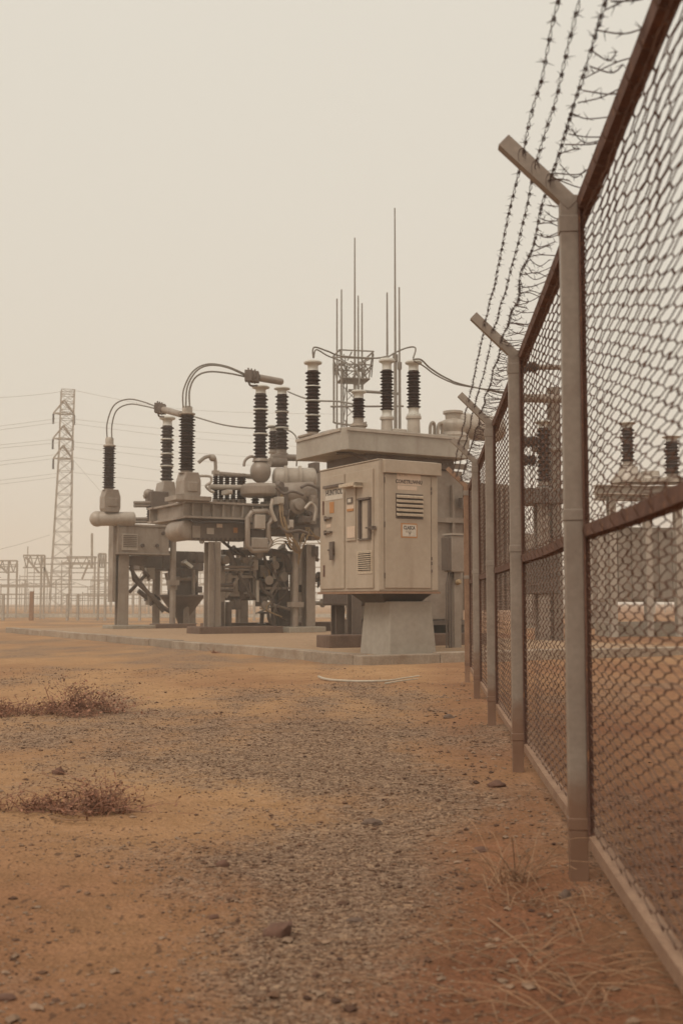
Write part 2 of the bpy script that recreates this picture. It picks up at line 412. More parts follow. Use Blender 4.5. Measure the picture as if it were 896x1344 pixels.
me.polygons.foreach_set('use_smooth', [True] * len(gf))
gm, nt, bs = mat('dusty yard soil')
ge = N(nt, 'ShaderNodeNewGeometry'); P = ge.outputs['Position']
def gn(scale, detail=6.0, rough=0.6, sq=None):
    n = N(nt, 'ShaderNodeTexNoise', Scale=scale, Detail=detail, Roughness=rough)
    if sq:
        mp = N(nt, 'ShaderNodeMapping'); mp.inputs['Scale'].default_value = sq; nt.links.new(P, mp.inputs['Vector']); nt.links.new(mp.outputs[0], n.inputs['Vector'])
    else: nt.links.new(P, n.inputs['Vector'])
    return n.outputs['Fac']
big, mid, fine, grit = gn(.6), gn(4.5, 8, .7), gn(38, 6, .7), gn(170, 3, .6)
sand = ramp(nt, mid, [(0.3, (0.33, 0.182, 0.088)), (0.55, (0.46, 0.27, 0.14)), (0.8, (0.53, 0.345, 0.20))])
redc = ramp(nt, mid, [(0.3, (0.15, 0.062, 0.034)), (0.6, (0.265, 0.115, 0.060)), (0.8, (0.37, 0.18, 0.10))])
ar = N(nt, 'ShaderNodeAttribute'); ar.attribute_name = 'red'
ag = N(nt, 'ShaderNodeAttribute'); ag.attribute_name = 'gravel'
def addn(a, b, k, off):
    m = N(nt, 'ShaderNodeMath', operation='MULTIPLY_ADD'); nt.links.new(b, m.inputs[0]); m.inputs[1].default_value = k
    nt.links.new(a, m.inputs[2])
    o = N(nt, 'ShaderNodeMath', operation='ADD'); nt.links.new(m.outputs[0], o.inputs[0]); o.inputs[1].default_value = off; o.use_clamp = True
    return o.outputs[0]
col = mixc(nt, addn(ar.outputs['Fac'], mid, .8, -.4), sand, redc)
vo = N(nt, 'ShaderNodeTexVoronoi', Scale=62.0); nt.links.new(P, vo.inputs['Vector'])
sep = N(nt, 'ShaderNodeSeparateColor'); nt.links.new(vo.outputs['Color'], sep.inputs[0])
stone = ramp(nt, sep.outputs[0], [(0.0, (0.085, 0.046, 0.032)), (0.35, (0.215, 0.138, 0.094)), (0.7, (0.315, 0.22, 0.155)), (1.0, (0.42, 0.28, 0.18))])
gmask = addn(ag.outputs['Fac'], mid, 1.7, -.92)
gm2 = ramp(nt, gmask, [(0.2, 0.0), (0.85, 0.85)])
col = mixc(nt, gm2, col, stone)
col = mixc(nt, 1.0, col, ramp(nt, fine, [(0.25, 0.72), (0.5, 1.0), (0.75, 1.15)]), 'MULTIPLY')
col = mixc(nt, 1.0, col, ramp(nt, grit, [(0.3, 0.78), (0.7, 1.15)]), 'MULTIPLY')
specks = ramp(nt, gn(26, 3, .5, (1, .45, 1)), [(0.63, 0.0), (0.69, 0.75)])
col = mixc(nt, specks, col, (0.10, 0.055, 0.036))
nt.links.new(col, bs.inputs['Base Color']); bs.inputs['Roughness'].default_value = 0.95
bs.inputs['Specular IOR Level'].default_value = 0.1
b1 = N(nt, 'ShaderNodeBump', Strength=0.55, Distance=0.02); nt.links.new(fine, b1.inputs['Height'])
b2 = N(nt, 'ShaderNodeBump', Strength=0.85, Distance=0.008); nt.links.new(vo.outputs['Distance'], b2.inputs['Height']); nt.links.new(b1.outputs[0], b2.inputs['Normal'])
nt.links.new(b2.outputs[0], bs.inputs['Normal'])
me.materials.append(gm)
go = bpy.data.objects.new('ground', me); COL.objects.link(go); tag(go, kind='structure')

# gravel: loose stones on the soil, far past counting
st_m, nt, bs = mat('loose gravel')
ge = N(nt, 'ShaderNodeNewGeometry')
c = ramp(nt, ge.outputs['Random Per Island'], [(0.0, (0.075, 0.04, 0.028)), (0.3, (0.18, 0.098, 0.06)), (0.55, (0.23, 0.15, 0.10)), (0.8, (0.26, 0.175, 0.12)), (1.0, (0.30, 0.195, 0.13))])
nt.links.new(c, bs.inputs['Base Color']); bs.inputs['Roughness'].default_value = 0.95; bs.inputs['Specular IOR Level'].default_value = 0.2
rs = random.Random(11); sv, sf = [], []
OCT = [(1, 0, 0), (0, 1, 0), (-1, 0, 0), (0, -1, 0), (0, 0, 1), (0, 0, -1), (.62, .62, .45), (-.62, .62, .45), (-.62, -.62, .45), (.62, -.62, .45)]
OF = [(4, 6, 7), (4, 7, 8), (4, 8, 9), (4, 9, 6), (6, 0, 1), (6, 1, 7), (7, 1, 2), (7, 2, 8), (8, 2, 3), (8, 3, 9), (9, 3, 0), (9, 0, 6), (5, 1, 0), (5, 2, 1), (5, 3, 2), (5, 0, 3)]
def add_stone(x, y, r, flat):
    o = len(sv); a = rs.random() * 6.283; ca, sa = math.cos(a), math.sin(a); z = ground_z(x, y)
    ex = rs.uniform(.7, 1.5)
    for px_, py_, pz_ in OCT:
        k = r * rs.uniform(.72, 1.25); X, Y = px_ * k * ex, py_ * k
        sv.append((x + X * ca - Y * sa, y + X * sa + Y * ca, z + pz_ * k * flat + r * flat * .25))
    sf.extend(tuple(i + o for i in f) for f in OF)
cnt = 0
while cnt < 42000:
    y = 1.9 + 15 * rs.random() ** 1.9; x = rs.uniform(-.34, .34) * y - .02
    if x > fence_x(y) + 1.5: continue
    if rs.random() > gravel_amt(x, y) ** 1.3 + .05: continue
    big_ = rs.random()
    r = (rs.uniform(.0025, .006) if big_ < .955 else rs.uniform(.006, .012)) * (1 + max(0, y - 5) * .06)
    add_stone(x, y, r, rs.uniform(.45, .8)); cnt += 1
for _ in range(330):                                   # clods and larger bits, most of them near the fence foot
    y = 2.2 + 12 * rs.random() ** 1.5
    x = fence_x(y) - abs(rs.gauss(0, .35)) - .05 if rs.random() < .6 else rs.uniform(-.3, .15) * y
    add_stone(x, y, rs.uniform(.008, .019), rs.uniform(.4, .7))
me = bpy.data.meshes.new('gravel'); me.from_pydata(sv, [], sf); me.materials.append(st_m)
o = bpy.data.objects.new('gravel', me); COL.objects.link(o); tag(o, kind='stuff')

# ------------------------------------------------------------------ equipment pad and kerb
c0 = gpt(475, 874); PF = Frame(c0.x, c0.y)
PADW, PADL, KH = 7.5, 22.0, 0.16
pm_, nt, bs = mat('pad fill')
M['pad'] = surface('dusty pad concrete', (0.40, 0.262, 0.155), (0.29, 0.165, 0.09), 0.95, 0, 0.9, 0.8, (0.24, 0.2, 0.15), 0.1, 0.5, False)
m = MB(); m.mm(.28, PADW, .28, PADL, -.05, KH - .03); o = m.build('equipment_pad', 'pad', loc=(c0.x, c0.y, 0)); o.rotation_euler.z = ANG; tag(o, kind='structure')
def kerb_run(name, along, length):
    m = MB(); t = 0
    while t < length - .05:
        L = min(rs.uniform(1.35, 1.6), length - t); h = KH + rs.uniform(-.012, .012); q = rs.uniform(-.012, .012)
        if along == 'y': m.mm(0 + q, .28 + q, .28 + t, .28 + t + L - .012, -.05, h)
        else: m.mm(t, t + L - .012, 0 + q, .278 + q, -.05, h)
        t += L
    o = m.build(name, 'kerb', bevel=.015, loc=(c0.x, c0.y, 0)); o.rotation_euler.z = ANG; tag(o, kind='structure')
kerb_run('kerb', 'y', PADL - .3); kerb_run('kerb', 'x', PADW)

# ------------------------------------------------------------------ fence
FANG = -math.atan(FDX); FL = math.sqrt(1 + FDX * FDX)
fb = Vector((fence_x(3.96), 3.96, 0))
fence = thing('chain_link_fence', 'tall rusty chain link fence on grey posts topped with barbed wire', 'fence', fb, FANG)
BAY = 2.5 * FL
def make_post(py, pale=False):
    m = MB(); m.mm(-.031, .031, py - .025, py + .025, -.12, 2.405)
    p = m.build('post', 'rust_pale' if pale else 'galv', fence, bevel=.004)
    a = MB(); q = Matrix.Rotation(R(-44), 3, 'Y')
    # outrigger: a folded angle leaning out over the yard
    d = Vector((-math.sin(R(45)), 0, math.cos(R(45)))); n_ = Vector((math.cos(R(45)), 0, math.sin(R(45))))
    s0 = Vector((.015, py, 2.37)); s1 = s0 + d * .34
    for off, wd, ht in ((Vector((0, -.024, 0)), .05, .006), (Vector((0, .0, 0)) - n_ * .022, .006, .048)):
        q = d.to_track_quat('Z', 'Y').to_matrix()
        X = n_; Y = Vector((0, 1, 0))
        hx, hy = wd / 2, ht / 2
        vs = []
        for s_ in (s0, s1):
            for i, j in ((-1, -1), (1, -1), (1, 1), (-1, 1)): vs.append(s_ + off + X * hx * i + Y * hy * j)
        a.add(vs, [(0, 1, 2, 3), (7, 6, 5, 4), (0, 4, 5, 1), (1, 5, 6, 2), (2, 6, 7, 3), (3, 7, 4, 0)])
    a.build('outrigger_arm', 'rust_pale' if pale else 'galv', p)
    for z0, z1 in ((2.27, 2.33), (1.25, 1.29), (.2, .24)):
        c = MB(); c.mm(-.035, .033, py - .028, py + .028, z0, z1); c.build('clamp', 'galv', p, bevel=.003)
    return p
posts_y = [(-1 + i) * BAY for i in range(6)]
for i, py in enumerate(posts_y): make_post(py, i == 5)
def mesh_panel(seed):
    rr = random.Random(seed)
    W, H = BAY - .13, 2.17; cw, ch = .074, .039
    nw = int(W / cw); nh = int(H / ch) * 2
    m = MB()
    for k in range(nw + 1):
        pts = []; yk = .065 + k * cw + .0
        for j in range(nh + 1):
            sgn = 1 if (j + k) % 2 else -1
            zz = .19 + j * ch / 2
            yy = yk + sgn * cw * .5 + sgn * .003
            jx = rr.uniform(-.004, .004); jz = rr.uniform(-.004, .004)
            wob = .014 * noise.noise(Vector((yy * 2.2, zz * 2.2, seed))) ; yw = .018 * noise.noise(Vector((yy * 3, zz * 3, seed + 5)))
            bx = sgn * (.0026 if k % 2 else -.0026)
            pts.append((.048 + wob * .6 + bx, yy - sgn * cw * .02 + yw + jx, zz - ch * .13 + jz))
            pts.append((.048 + wob * .6 - bx, yy - sgn * cw * .02 + yw + jx, zz + ch * .13 + jz))
        m.tube(pts, .0020, 4)
    for q in range(13):                                  # tie wires lace the mesh to its frame
        for yy, zz, vert in ((.035, .24 + q * .17, 1), (BAY - .035, .24 + q * .17, 1), (.12 + q * .19, 2.36, 0), (.12 + q * .19, 1.215, 0)):
            if vert: m.tube([(.042 + .011 * math.cos(a_), yy + .012 * math.sin(a_), zz + .0012 * a_) for a_ in [k * .8 for k in range(17)]], .0013, 4)
            else: m.tube([(.050 + .032 * math.cos(a_), yy + .0012 * a_, zz + .034 * math.sin(a_)) for a_ in [k * .8 for k in range(17)]], .0013, 4)
    return m
panels = []
for i in range(5):
    y0, y1 = posts_y[i], posts_y[i + 1]
    if i < 3:
        mp_ = mesh_panel(i + 1).build('mesh_panel', 'wire', fence); panels.append(mp_)
    else:
        mp_ = panels[i - 2].copy(); COL.objects.link(mp_); mp_.parent = fence
    mp_.location = (0, y0, 0)
    for ya, yb in ((.026, .031), (BAY - .031, BAY - .026)):          # angle-iron uprights of the bay
        fr_ = MB(); fr_.mm(.030, .052, ya, yb, .17, 2.36)
        fr_.mm(.030, .035, ya + (.005 if ya < 1 else -.02), yb + (.02 if ya < 1 else -.005), .17, 2.36); fr_.build('side_frame', 'rust', mp_)
    def rail(z0, z1, nm, m_, sag=.004):
        r_ = MB(); n = 10
        for k in range(n):
            a, b = -.02 + (BAY + .04) * k / n, -.02 + (BAY + .04) * (k + 1) / n
            s1, s2 = -sag * math.sin(math.pi * k / n), -sag * math.sin(math.pi * (k + 1) / n)
            r_.add([(.030, a, z0 + s1), (.078, a, z0 + s1), (.078, a, z1 + s1), (.030, a, z1 + s1), (.030, b, z0 + s2), (.078, b, z0 + s2), (.078, b, z1 + s2), (.030, b, z1 + s2)],
                   [(0, 1, 5, 4), (1, 2, 6, 5), (2, 3, 7, 6), (3, 0, 4, 7)] + ([(0, 3, 2, 1)] if k == 0 else []) + ([(4, 5, 6, 7)] if k == n - 1 else []))
        r_.build(nm, m_, mp_)
    rail(2.345, 2.40, 'top_rail', 'rust'); rail(1.195, 1.235, 'mid_rail', 'rust', .012); rail(.145, .185, 'bottom_rail', 'rust_pale', .012)
# barbed wire strands on the arms
rb = random.Random(5)
def strand(off, name, wild):
    m = MB(); base = Vector((.015, 0, 2.37)) + Vector((-math.sin(R(45)), 0, math.cos(R(45)))) * off
    y = posts_y[0]; L = posts_y[5] - y; steps = int(L / .022)
    pa, pb = [], []
    for i in range(steps + 1):
        yy = y + L * i / steps; ph = i * .9
        t = ((yy - y) / BAY) % 1.0
        sag = -.022 * math.sin(math.pi * t)
        j = Vector((noise.noise(Vector((yy * 2.3, off * 9, 1))), 0, noise.noise(Vector((yy * 2.3, off * 9, 6))))) * (.010 + .016 * wild)
        c = Vector((base.x, yy, base.z + sag)) + j + Vector((0, -.03, 0))
        e = .0042
        pa.append(c + Vector((math.cos(ph), 0, math.sin(ph))) * e); pb.append(c - Vector((math.cos(ph), 0, math.sin(ph))) * e)
    m.tube(pa, .0015, 4); m.tube(pb, .0015, 4)
    i = 2
    while i < steps - 2:
        i += rb.choice((4, 5, 5, 6)) if not wild else rb.choice((2, 3, 4))
        i_ = min(i, steps - 1); c = (pa[i_] + pb[i_]) / 2
        ring = [c + Vector((math.cos(q) * .0055, (q / 8.1 - .5) * .010, math.sin(q) * .0055)) for q in [k * .9 for k in range(10)]]
        m.tube(ring, .0015, 4)
        for _ in range(4):
            d = Vector((rb.uniform(-1, 1), rb.uniform(-.7, .7), rb.uniform(-1, 1))).normalized() * rb.uniform(.016, .029)
            m.tube([c - d * .1, c + d], .0017, 3, .0006)
    for py in posts_y:                                  # a tie of thin wire holds the strand on every arm
        c = base + Vector((0, py - .03, 0)); m.tube([c + Vector((math.cos(q) * .014, .001 * q, math.sin(q) * .03)) for q in [k * .7 for k in range(16)]], .0013, 4)
    m.build(name, 'barb', fence)
strand(.25, 'barbed_wire', 0); strand(.185, 'barbed_wire', 0); strand(.115, 'barbed_wire', 1)
m = MB(); y = posts_y[0] + .05                       # loose torn wire between the lowest strand and the rail
while y < posts_y[5] - .1:
    d3 = Vector((-math.sin(R(45)), 0, math.cos(R(45)))) * rb.uniform(.09, .12)
    p0 = Vector((.015, y, 2.37)) + d3; e = Vector((.075 - rb.uniform(0, .03), y + rb.uniform(-.16, .05), 2.41 + rb.uniform(0, .03)))
    if rb.random() < .35: e = p0.lerp(e, rb.uniform(.45, .8))
    mid_ = p0.lerp(e, rb.uniform(.35, .65)) + Vector((rb.uniform(-.02, .02), rb.uniform(-.03, .03), rb.uniform(-.03, .015)))
    pts = spline([p0, mid_, e], 5); m.tube(pts, .0021, 4)
    for p in (pts[2], pts[5], pts[-1]):
        for _ in range(3):
            d = Vector((rb.uniform(-1, 1), rb.uniform(-1, 1), rb.uniform(-.6, 1))).normalized() * rb.uniform(.012, .03)
            m.tube([p, p + d], .0018, 3, .0005)
    y += rb.uniform(.035, .11)
m.build('torn_wire', 'barb', fence)

# ------------------------------------------------------------------ control cabinet on its plinth
cc = wpt(497, 776, 17.8); CF = Frame(cc.x, cc.y)
zb_, zt_ = wpt(497, 776, 17.8).z, wpt(497, 603.5, 17.8).z
CX, CY = 1.12, 1.89
cab = thing('control_cabinet', 'large tan control cabinet with louvred door and stickers, raised on a concrete plinth', 'cabinet', (cc.x, cc.y, 0), ANG)
m = MB(); m.mm(0, CX, 0, CY, zb_, zt_); m.build('cabinet_body', 'tan', cab, bevel=.012)
m = MB(); m.prism([(.07, zt_ - .20), (CX + .03, zt_ - .20), (CX + .03, zt_ + .004), (.07, zt_ + .012)], -.07, -.001); m.build('rain_canopy', 'tan', cab, bevel=.008)
m = MB(); m.mm(-.025, CX + .025, -.025, CY + .03, zb_ - .035, zb_ - .001); m.build('base_rail', 'rust_pale', cab)
m = MB(); m.mm(-.012, CX, .0, CY + .02, zt_ + .001, zt_ + .022); m.build('roof', 'tan', cab, bevel=.006)
m = MB(); m.mm(.105, .97, -.022, -.001, zb_ + .05, zt_ - .215); d1 = m.build('front_door', 'tan', cab, bevel=.008)
m = MB(); m.mm(.985, 1.10, -.012, -.001, zb_ + .02, zt_ - .215); m.mm(.012, .09, -.014, -.001, zb_ + .02, zt_ - .03); m.build('corner_strip', 'tan', cab, bevel=.005)
m = MB()
for vz in (.3, .42, .5, 1.55, 1.62): m = MB(); m.cyl((.978, -.026, zb_ + vz), (.978, -.026, zb_ + vz + .05), .010, n=8); m.build('hinge', 'grey_dark', d1)
for vz in (.2, 1.0, 1.7): m = MB(); m.cyl((.097, -.02, zb_ + vz), (.097, -.02, zb_ + vz + .09), .009, n=8); m.build('hinge', 'grey_dark', d1)
def fz(v): return CF.hit(535, v, y=0).z
def fx(u): return CF.hit(u, 700, y=0).x
x0, x1 = fx(519), fx(553); m = MB()
zz0, zz1 = fz(679.5), fz(650)
m.mm(x0 - .012, x1 + .012, -.026, -.022, zz0 - .02, zz1 + .02)
lv = m.build('louvre', 'tank', d1)
m = MB(); n = 5; p = (zz1 - zz0) / n
for i in range(n):
    z = zz0 + i * p
    m.add([(x0, -.028, z + p * .95), (x1, -.028, z + p * .95), (x1, -.062, z + p * .72), (x0, -.062, z + p * .72), (x0, -.058, z + p * .30), (x1, -.058, z + p * .30), (x1, -.028, z + p * .45), (x0, -.028, z + p * .45)],
          [(0, 1, 2, 3), (3, 2, 5, 4), (4, 5, 6, 7), (0, 3, 4, 7), (1, 6, 5, 2), (7, 6, 1, 0)])
m.build('slat', 'tan_pale', lv)
rotF = (R(90), 0, 0); rotL = (R(90), 0, R(-90))
def plate_f(u0, u1, v0, v1, mt, name, t=.003, base=-.022, par=None):
    m = MB(); m.mm(fx(u0), fx(u1), base - t, base - .0005, fz(v1), fz(v0)); return m.build(name, mt, par or d1)
pl = plate_f(520, 551, 621, 637, 'label_pink', 'notice_plate'); plate_f(520.5, 546, 638, 643.5, 'label_pink', 'notice_strip')
lettering('CONSTRUWNU', .087, 'ink', pl, ((fx(520) + fx(551)) / 2, -.0262, fz(633)), rotF, sx=.80, bold=.0022)
lettering('ELYTPS', .05, 'ink_pale', pl, (fx(527.5), -.0262, fz(624.3)), rotF)
pl = plate_f(525, 546, 687, 706, 'orange', 'warning_sticker'); m = MB(); m.mm(fx(526.6), fx(544.8), -.0275, -.0255, fz(704.3), fz(688.6)); m.build('sticker_field', 'label', pl)
lettering('CLASCA', .078, 'ink', pl, (fx(535.6), -.0286, fz(693)), rotF, sx=.75, bold=.002)
lettering('IIVLIL', .05, 'ink_pale', pl, (fx(535), -.0286, fz(698)), rotF)
lettering('Y', .075, 'ink', pl, (fx(536), -.0286, fz(701.3)), rotF)
# the long side facing left
def sy(u): return CF.hit(u, 690, x=0).y
def sz(v, u=455): return CF.hit(u, v, x=0).z
def side(mb, u0, u1, v0, v1, t0, t1):
    um = (u0 + u1) / 2
    mb.mm(-t1, -t0, sy(u1), sy(u0), sz(v1, um), sz(v0, um)); return mb
zlo, zhi = zb_ + .05, zt_ - .12
m = MB(); m.mm(-.02, -.001, sy(452.6), sy(422.5), zlo, zhi); dA = m.build('side_door', 'tan', cab, bevel=.006)
m = MB(); m.mm(-.02, -.001, sy(490.5), sy(455.5), zlo, zhi); dB = m.build('side_door', 'tan', cab, bevel=.006)
m = side(MB(), 428.5, 451.5, 640, 656, .0205, .026); pl = m.build('name_plate', 'label', dA)
m = side(MB(), 428, 452.5, 636.5, 640, .0205, .07); m.build('plate_hood', 'grey_dark', dA)
lettering('HUNTROL', .125, 'ink', pl, (-.0272, (sy(428.5) + sy(451.5)) / 2, sz(646.5, 440)), rotL, sx=.93, bold=.003)
m = side(MB(), 434, 439.5, 659, 673.5, .0205, .025); m.build('orange_tag', 'orange', dA)
m = MB()
for u0, u1, v in ((428, 437, 679), (428, 437.5, 697.5)):
    m = MB(); side(m, u0 + 1.6, u1, v, v + 2.4, .0205, .075); side(m, u0, u0 + 1.5, v - 1.2, v + 5, .0205, .05); m.build('latch', 'grey_dark', dA)
m = side(MB(), 430, 435.5, 688, 692.5, .0205, .025); m.build('small_tag', 'label_pink', dA)
m = side(MB(), 435.5, 440.5, 711, 729, .0205, .06); side(m, 437.5, 441.5, 717, 735, .06, .085); side(m, 432.5, 435.4, 721, 723, .0205, .05)
m.build('handle', 'grey_dark', dA, bevel=.006)
m = side(MB(), 426, 427.6, 742, 757, .0205, .03); m.build('hinge', 'rust', dA); m = side(MB(), 425, 426.6, 658, 676, .0205, .03); m.build('hinge', 'rust', dA)
m = side(MB(), 456.5, 469, 640, 710, .0205, .045); rp = m.build('gauge_panel', 'tan', dB, bevel=.006)
m = side(MB(), 455.8, 477.5, 635, 639.5, .0205, .17); side(m, 475.5, 477.5, 633, 640, .0205, .17); m.build('panel_hood', 'tan_pale', dB, bevel=.004)
m = side(MB(), 459, 466, 653.5, 661, .0455, .06); m.build('gauge', 'grey_dark', rp)
m = side(MB(), 460.6, 464.6, 655, 659.5, .0605, .063); m.build('gauge_face', 'label', rp)
m = side(MB(), 458.5, 467.5, 663, 668, .0455, .05); m.build('tag_plate', 'label_pink', rp); m = side(MB(), 459, 469, 691, 706, .0455, .055); m.build('tag_plate', 'label_pink', rp)
m = side(MB(), 459, 467, 668, 671, .0455, .058); m.build('tag_edge', 'orange', rp)
m = side(MB(), 473, 488, 655.5, 708, .0204, .024); rc = m.build('recess', 'tank', dB)
m = side(MB(), 477.6, 484.5, 657, 707, .0245, .035); m.build('recess_plate', 'tan', rc)
m = side(MB(), 472.5, 488.5, 653.5, 656, .0204, .07); side(m, 486.5, 488.6, 656.2, 706.5, .0204, .06); side(m, 472.6, 474.5, 656.2, 706.5, .0204, .05); side(m, 472.5, 488.5, 706.8, 709, .0204, .05); m.build('recess_frame', 'grey_dark', rc)
m = side(MB(), 485, 494.5, 691.5, 693.5, .061, .085); side(m, 492, 494.5, 690.5, 695, .0204, .09); m.build('locking_bar', 'grey_dark', dB)
m = side(MB(), 470.5, 489.5, 723, 753, .0205, .03); vt = m.build('vent', 'tan_pale', dB)
m = side(MB(), 472, 488, 724.5, 749, .0302, .032); m.build('vent_gap_shade', 'black', vt)  # black sheet painted in as the shade between the slats
m = MB()
for i in range(9): side(m, 471.5, 488.5, 725 + i * 2.7, 726.3 + i * 2.7, .0322, .05)
m.build('vent_slat', 'tan_pale', vt)
# neck under the cabinet
nx_, ny_ = .70, .55
m = MB(); m.box((nx_ - .06, ny_ + .1, zb_ - .125), (.95, .95, .175), Matrix.Rotation(math.pi, 3, 'X'), .62); m.box((nx_, ny_, zb_ - .245), (.6, .6, .16)); m.build('pedestal_neck', 'black', cab)
pw = CF.world(Vector((nx_, ny_, 0)))
m = MB(); m.box((0, 0, KH - .04 + .43), (.90, .90, .86), None, .87); o = m.build('concrete_plinth', 'plinth', bevel=.018, loc=(pw.x, pw.y, 0)); o.rotation_euler.z = ANG
tag(o, 'pale tapered concrete plinth carrying the tan cabinet', 'plinth')

# ------------------------------------------------------------------ power transformer behind the cabinet
tw = wpt(457, 590, 21.0); TF = Frame(tw.x, tw.y); ZS0, ZS1 = tw.z, wpt(457, 560, 21.0).z
tr = thing('power_transformer', 'huge grey transformer with overhanging flat lid and brown bushings behind the cabinet', 'transformer', (tw.x, tw.y, 0), ANG)
m = MB(); poly = [(.0, .0), (2.72, .0), (2.78, .1), (2.78, 1.92), (-.08, 1.92), (-.08, .12)]
vs = [(x, y, ZS0) for x, y in poly] + [(x, y, ZS1) for x, y in poly]; n = len(poly)
m.add(vs, [tuple(range(n))[::-1], tuple(range(n, 2 * n))] + [(i, (i + 1) % n, (i + 1) % n + n, i + n) for i in range(n)])
lid_ = m.build('lid', 'lid', tr, bevel=.012)
m = MB(); m.mm(-.06, 2.76, -.03, -.002, ZS1 - .07, ZS1 - .02); m.mm(-.11, -.082, .13, 1.9, ZS1 - .07, ZS1 - .02); m.build('lid_lip', 'grey_light', lid_)
m = MB(); m.mm(.55, 2.6, .3, 1.8, ZS0 - .2, ZS0 - .003)
for i in range(22): m.cyl((.62 + i * .09, .285, ZS0 - .1), (.62 + i * .09, .302, ZS0 - .1), .018, n=6)
m.build('lid_flange', 'grey_dark', tr)
tk0 = .62
m = MB(); m.mm(1.25, 2.9, .42, 1.85, tk0, ZS0 - .205)
tank = m.build('tank', 'grey', tr, bevel=.02)
m = MB()
for v in (612, 683): z = TF.hit(590, v, y=.42).z; m.mm(1.2, 2.94, .33, .418, z - .05, z + .05)
for x in (1.28, 1.95, 2.62): m.mm(x - .03, x + .03, .345, .416, tk0 + .02, ZS0 - .5)
m.build('stiffener', 'grey', tank)
m = MB(); z = TF.hit(600, 660, y=.3).z; xx = TF.hit(608, 660, y=.3).x; m.mm(xx - .1, xx + .1, .22, .34, z - .1, z + .1); m.cyl((xx, .16, z), (xx, .22, z), .07, n=12); m.build('gauge', 'grey_dark', tank)
# skid base seen low at right
m = MB(); m.mm(1.15, 3.0, .3, .42, .17, .36); m.mm(1.15, 3.0, .3, .42, .52, .60); m.mm(1.15, 3.0, 2.3, 2.42, .17, .36)
for x in (1.3, 2.1, 2.9): m.mm(x - .05, x + .05, .43, 2.29, .17, .6)
m.mm(1.2, 2.95, .43, 2.29, .601, .615); m.build('skid_base', 'grey_dark', tr)
m = MB(); m.tube(spline([(-.02, .4, ZS0 - .03), (.3, .25, ZS0 - .05), (.62, .2, ZS0 - .32), (.62, .25, 2.2)], 6), .025, 7); m.build('conduit', 'grey_dark', tr)
m = MB(); m.mm(1.9, 2.15, .412, .419, 2.5, 2.72); m.build('rating_plate', 'label_pink', tank)
# riser box and bushings
rp_ = TF.hit(411, 585, y=1.55); k = TF.px(rp_)
zr = TF.hit(411, 573, y=1.55).z
m = MB(); m.mm(rp_.x - .2, rp_.x + .24, 1.3, 1.85, ZS1 + .002, max(ZS1 + .06, zr - .002)); m.build('riser_box', 'grey', tr, bevel=.02)
bushing(tr, TF, 410.5, 1.57, 487, 567, 10.6, 17, 'flare', 14, 6, (527, 546, 508))
bushing(tr, TF, 470.5, .95, 523, 549, 9.0, 7, 'flare', 11, 9, ())
bushing(tr, TF, 507.5, .8, 486, 539, 9.4, 13, 'flare', 16, 12, (), 'ceramic_pale')
bushing(tr, TF, 542.5, .7, 487, 536, 9.8, 12, 'flare', 14, 12, (), 'ceramic_pale')
def turret(u, y, v0, v1, rp2):
    p = TF.hit(u, v1, y=y); q = TF.hit(u, v0, y=y); r = rp2 * TF.px(p); m = MB()
    m.lathe([(r * 1.25, ZS1 + .002), (r * 1.25, ZS1 + .03), (r, ZS1 + .04), (r * .92, q.z - .05), (r * 1.15, q.z - .045), (r * 1.15, q.z)], (p.x, y, 0), n=22)
    m.build('turret', 'grey_light', tr)
turret(507.5, .8, 548, 562, 8.0); turret(542.5, .7, 547, 563, 9.0); turret(470.5, .95, 557, 560, 10)
m = MB(); a = TF.hit(440, 552, y=1.4); m.mm(a.x - .2, a.x + .6, 1.15, 1.7, ZS1, ZS1 + .14); m.build('relay_box', 'grey_light', tr, bevel=.02)
m = MB(); a = TF.hit(521, 556, y=.75); m.mm(a.x - .14, a.x + .14, .6, .9, ZS1, ZS1 + .16); m.build('terminal_box', 'grey_light', tr, bevel=.02)
# pipes and conservator vessel at right
m = MB(); a = TF.hit(567, 560, y=1.0)
for dx in (-.05, .14):
    m.tube(spline([(a.x + dx, 1.0, ZS1 - .02), (a.x + dx, 1.0, ZS1 + .32), (a.x + dx + .06, 1.0, ZS1 + .42), (a.x + dx + .14, 1.05, ZS1 + .34), (a.x + dx + .15, 1.1, ZS1)], 6), .034, 9)
m.tube([(a.x + .1, 1.0, ZS1 + .17), (a.x + .6, 1.0, ZS1 + .17)], .03, 8); m.build('vent_pipe', 'grey_light', tr)
a = TF.hit(596, 545, y=1.1)
m = MB(); m.lathe([(.19, -.02), (.2, .06), (.3, .10), (.32, .2), (.25, .27), (.27, .33), (.3, .42), (.27, .5), (.16, .55), (.17, .66), (.21, .67), (.21, .72)], (a.x, 1.15, ZS1), n=24); m.build('pressure_vessel', 'grey_light', tr)
m = MB(); m.drum((a.x + .3, 1.5, ZS1 + .5), (a.x + 1.5, 1.5, ZS1 + .5), .28); m.mm(a.x + .5, a.x + .6, 1.4, 1.6, ZS1, ZS1 + .26); m.mm(a.x + 1.2, a.x + 1.3, 1.4, 1.6, ZS0 + .1, ZS1 + .26); m.build('conservator', 'grey_light', tr)
# radiators on the far right, seen through the mesh
m = MB()
for i in range(11): m.mm(2.96 + i * .13, 3.02 + i * .13, .6, 2.3, .8, 3.4)
m.cyl((2.88, .9, 3.1), (4.4, .9, 3.1), .06); m.cyl((2.88, .9, 1.0), (4.4, .9, 1.0), .06)
m.build('radiator', 'grey', tr)
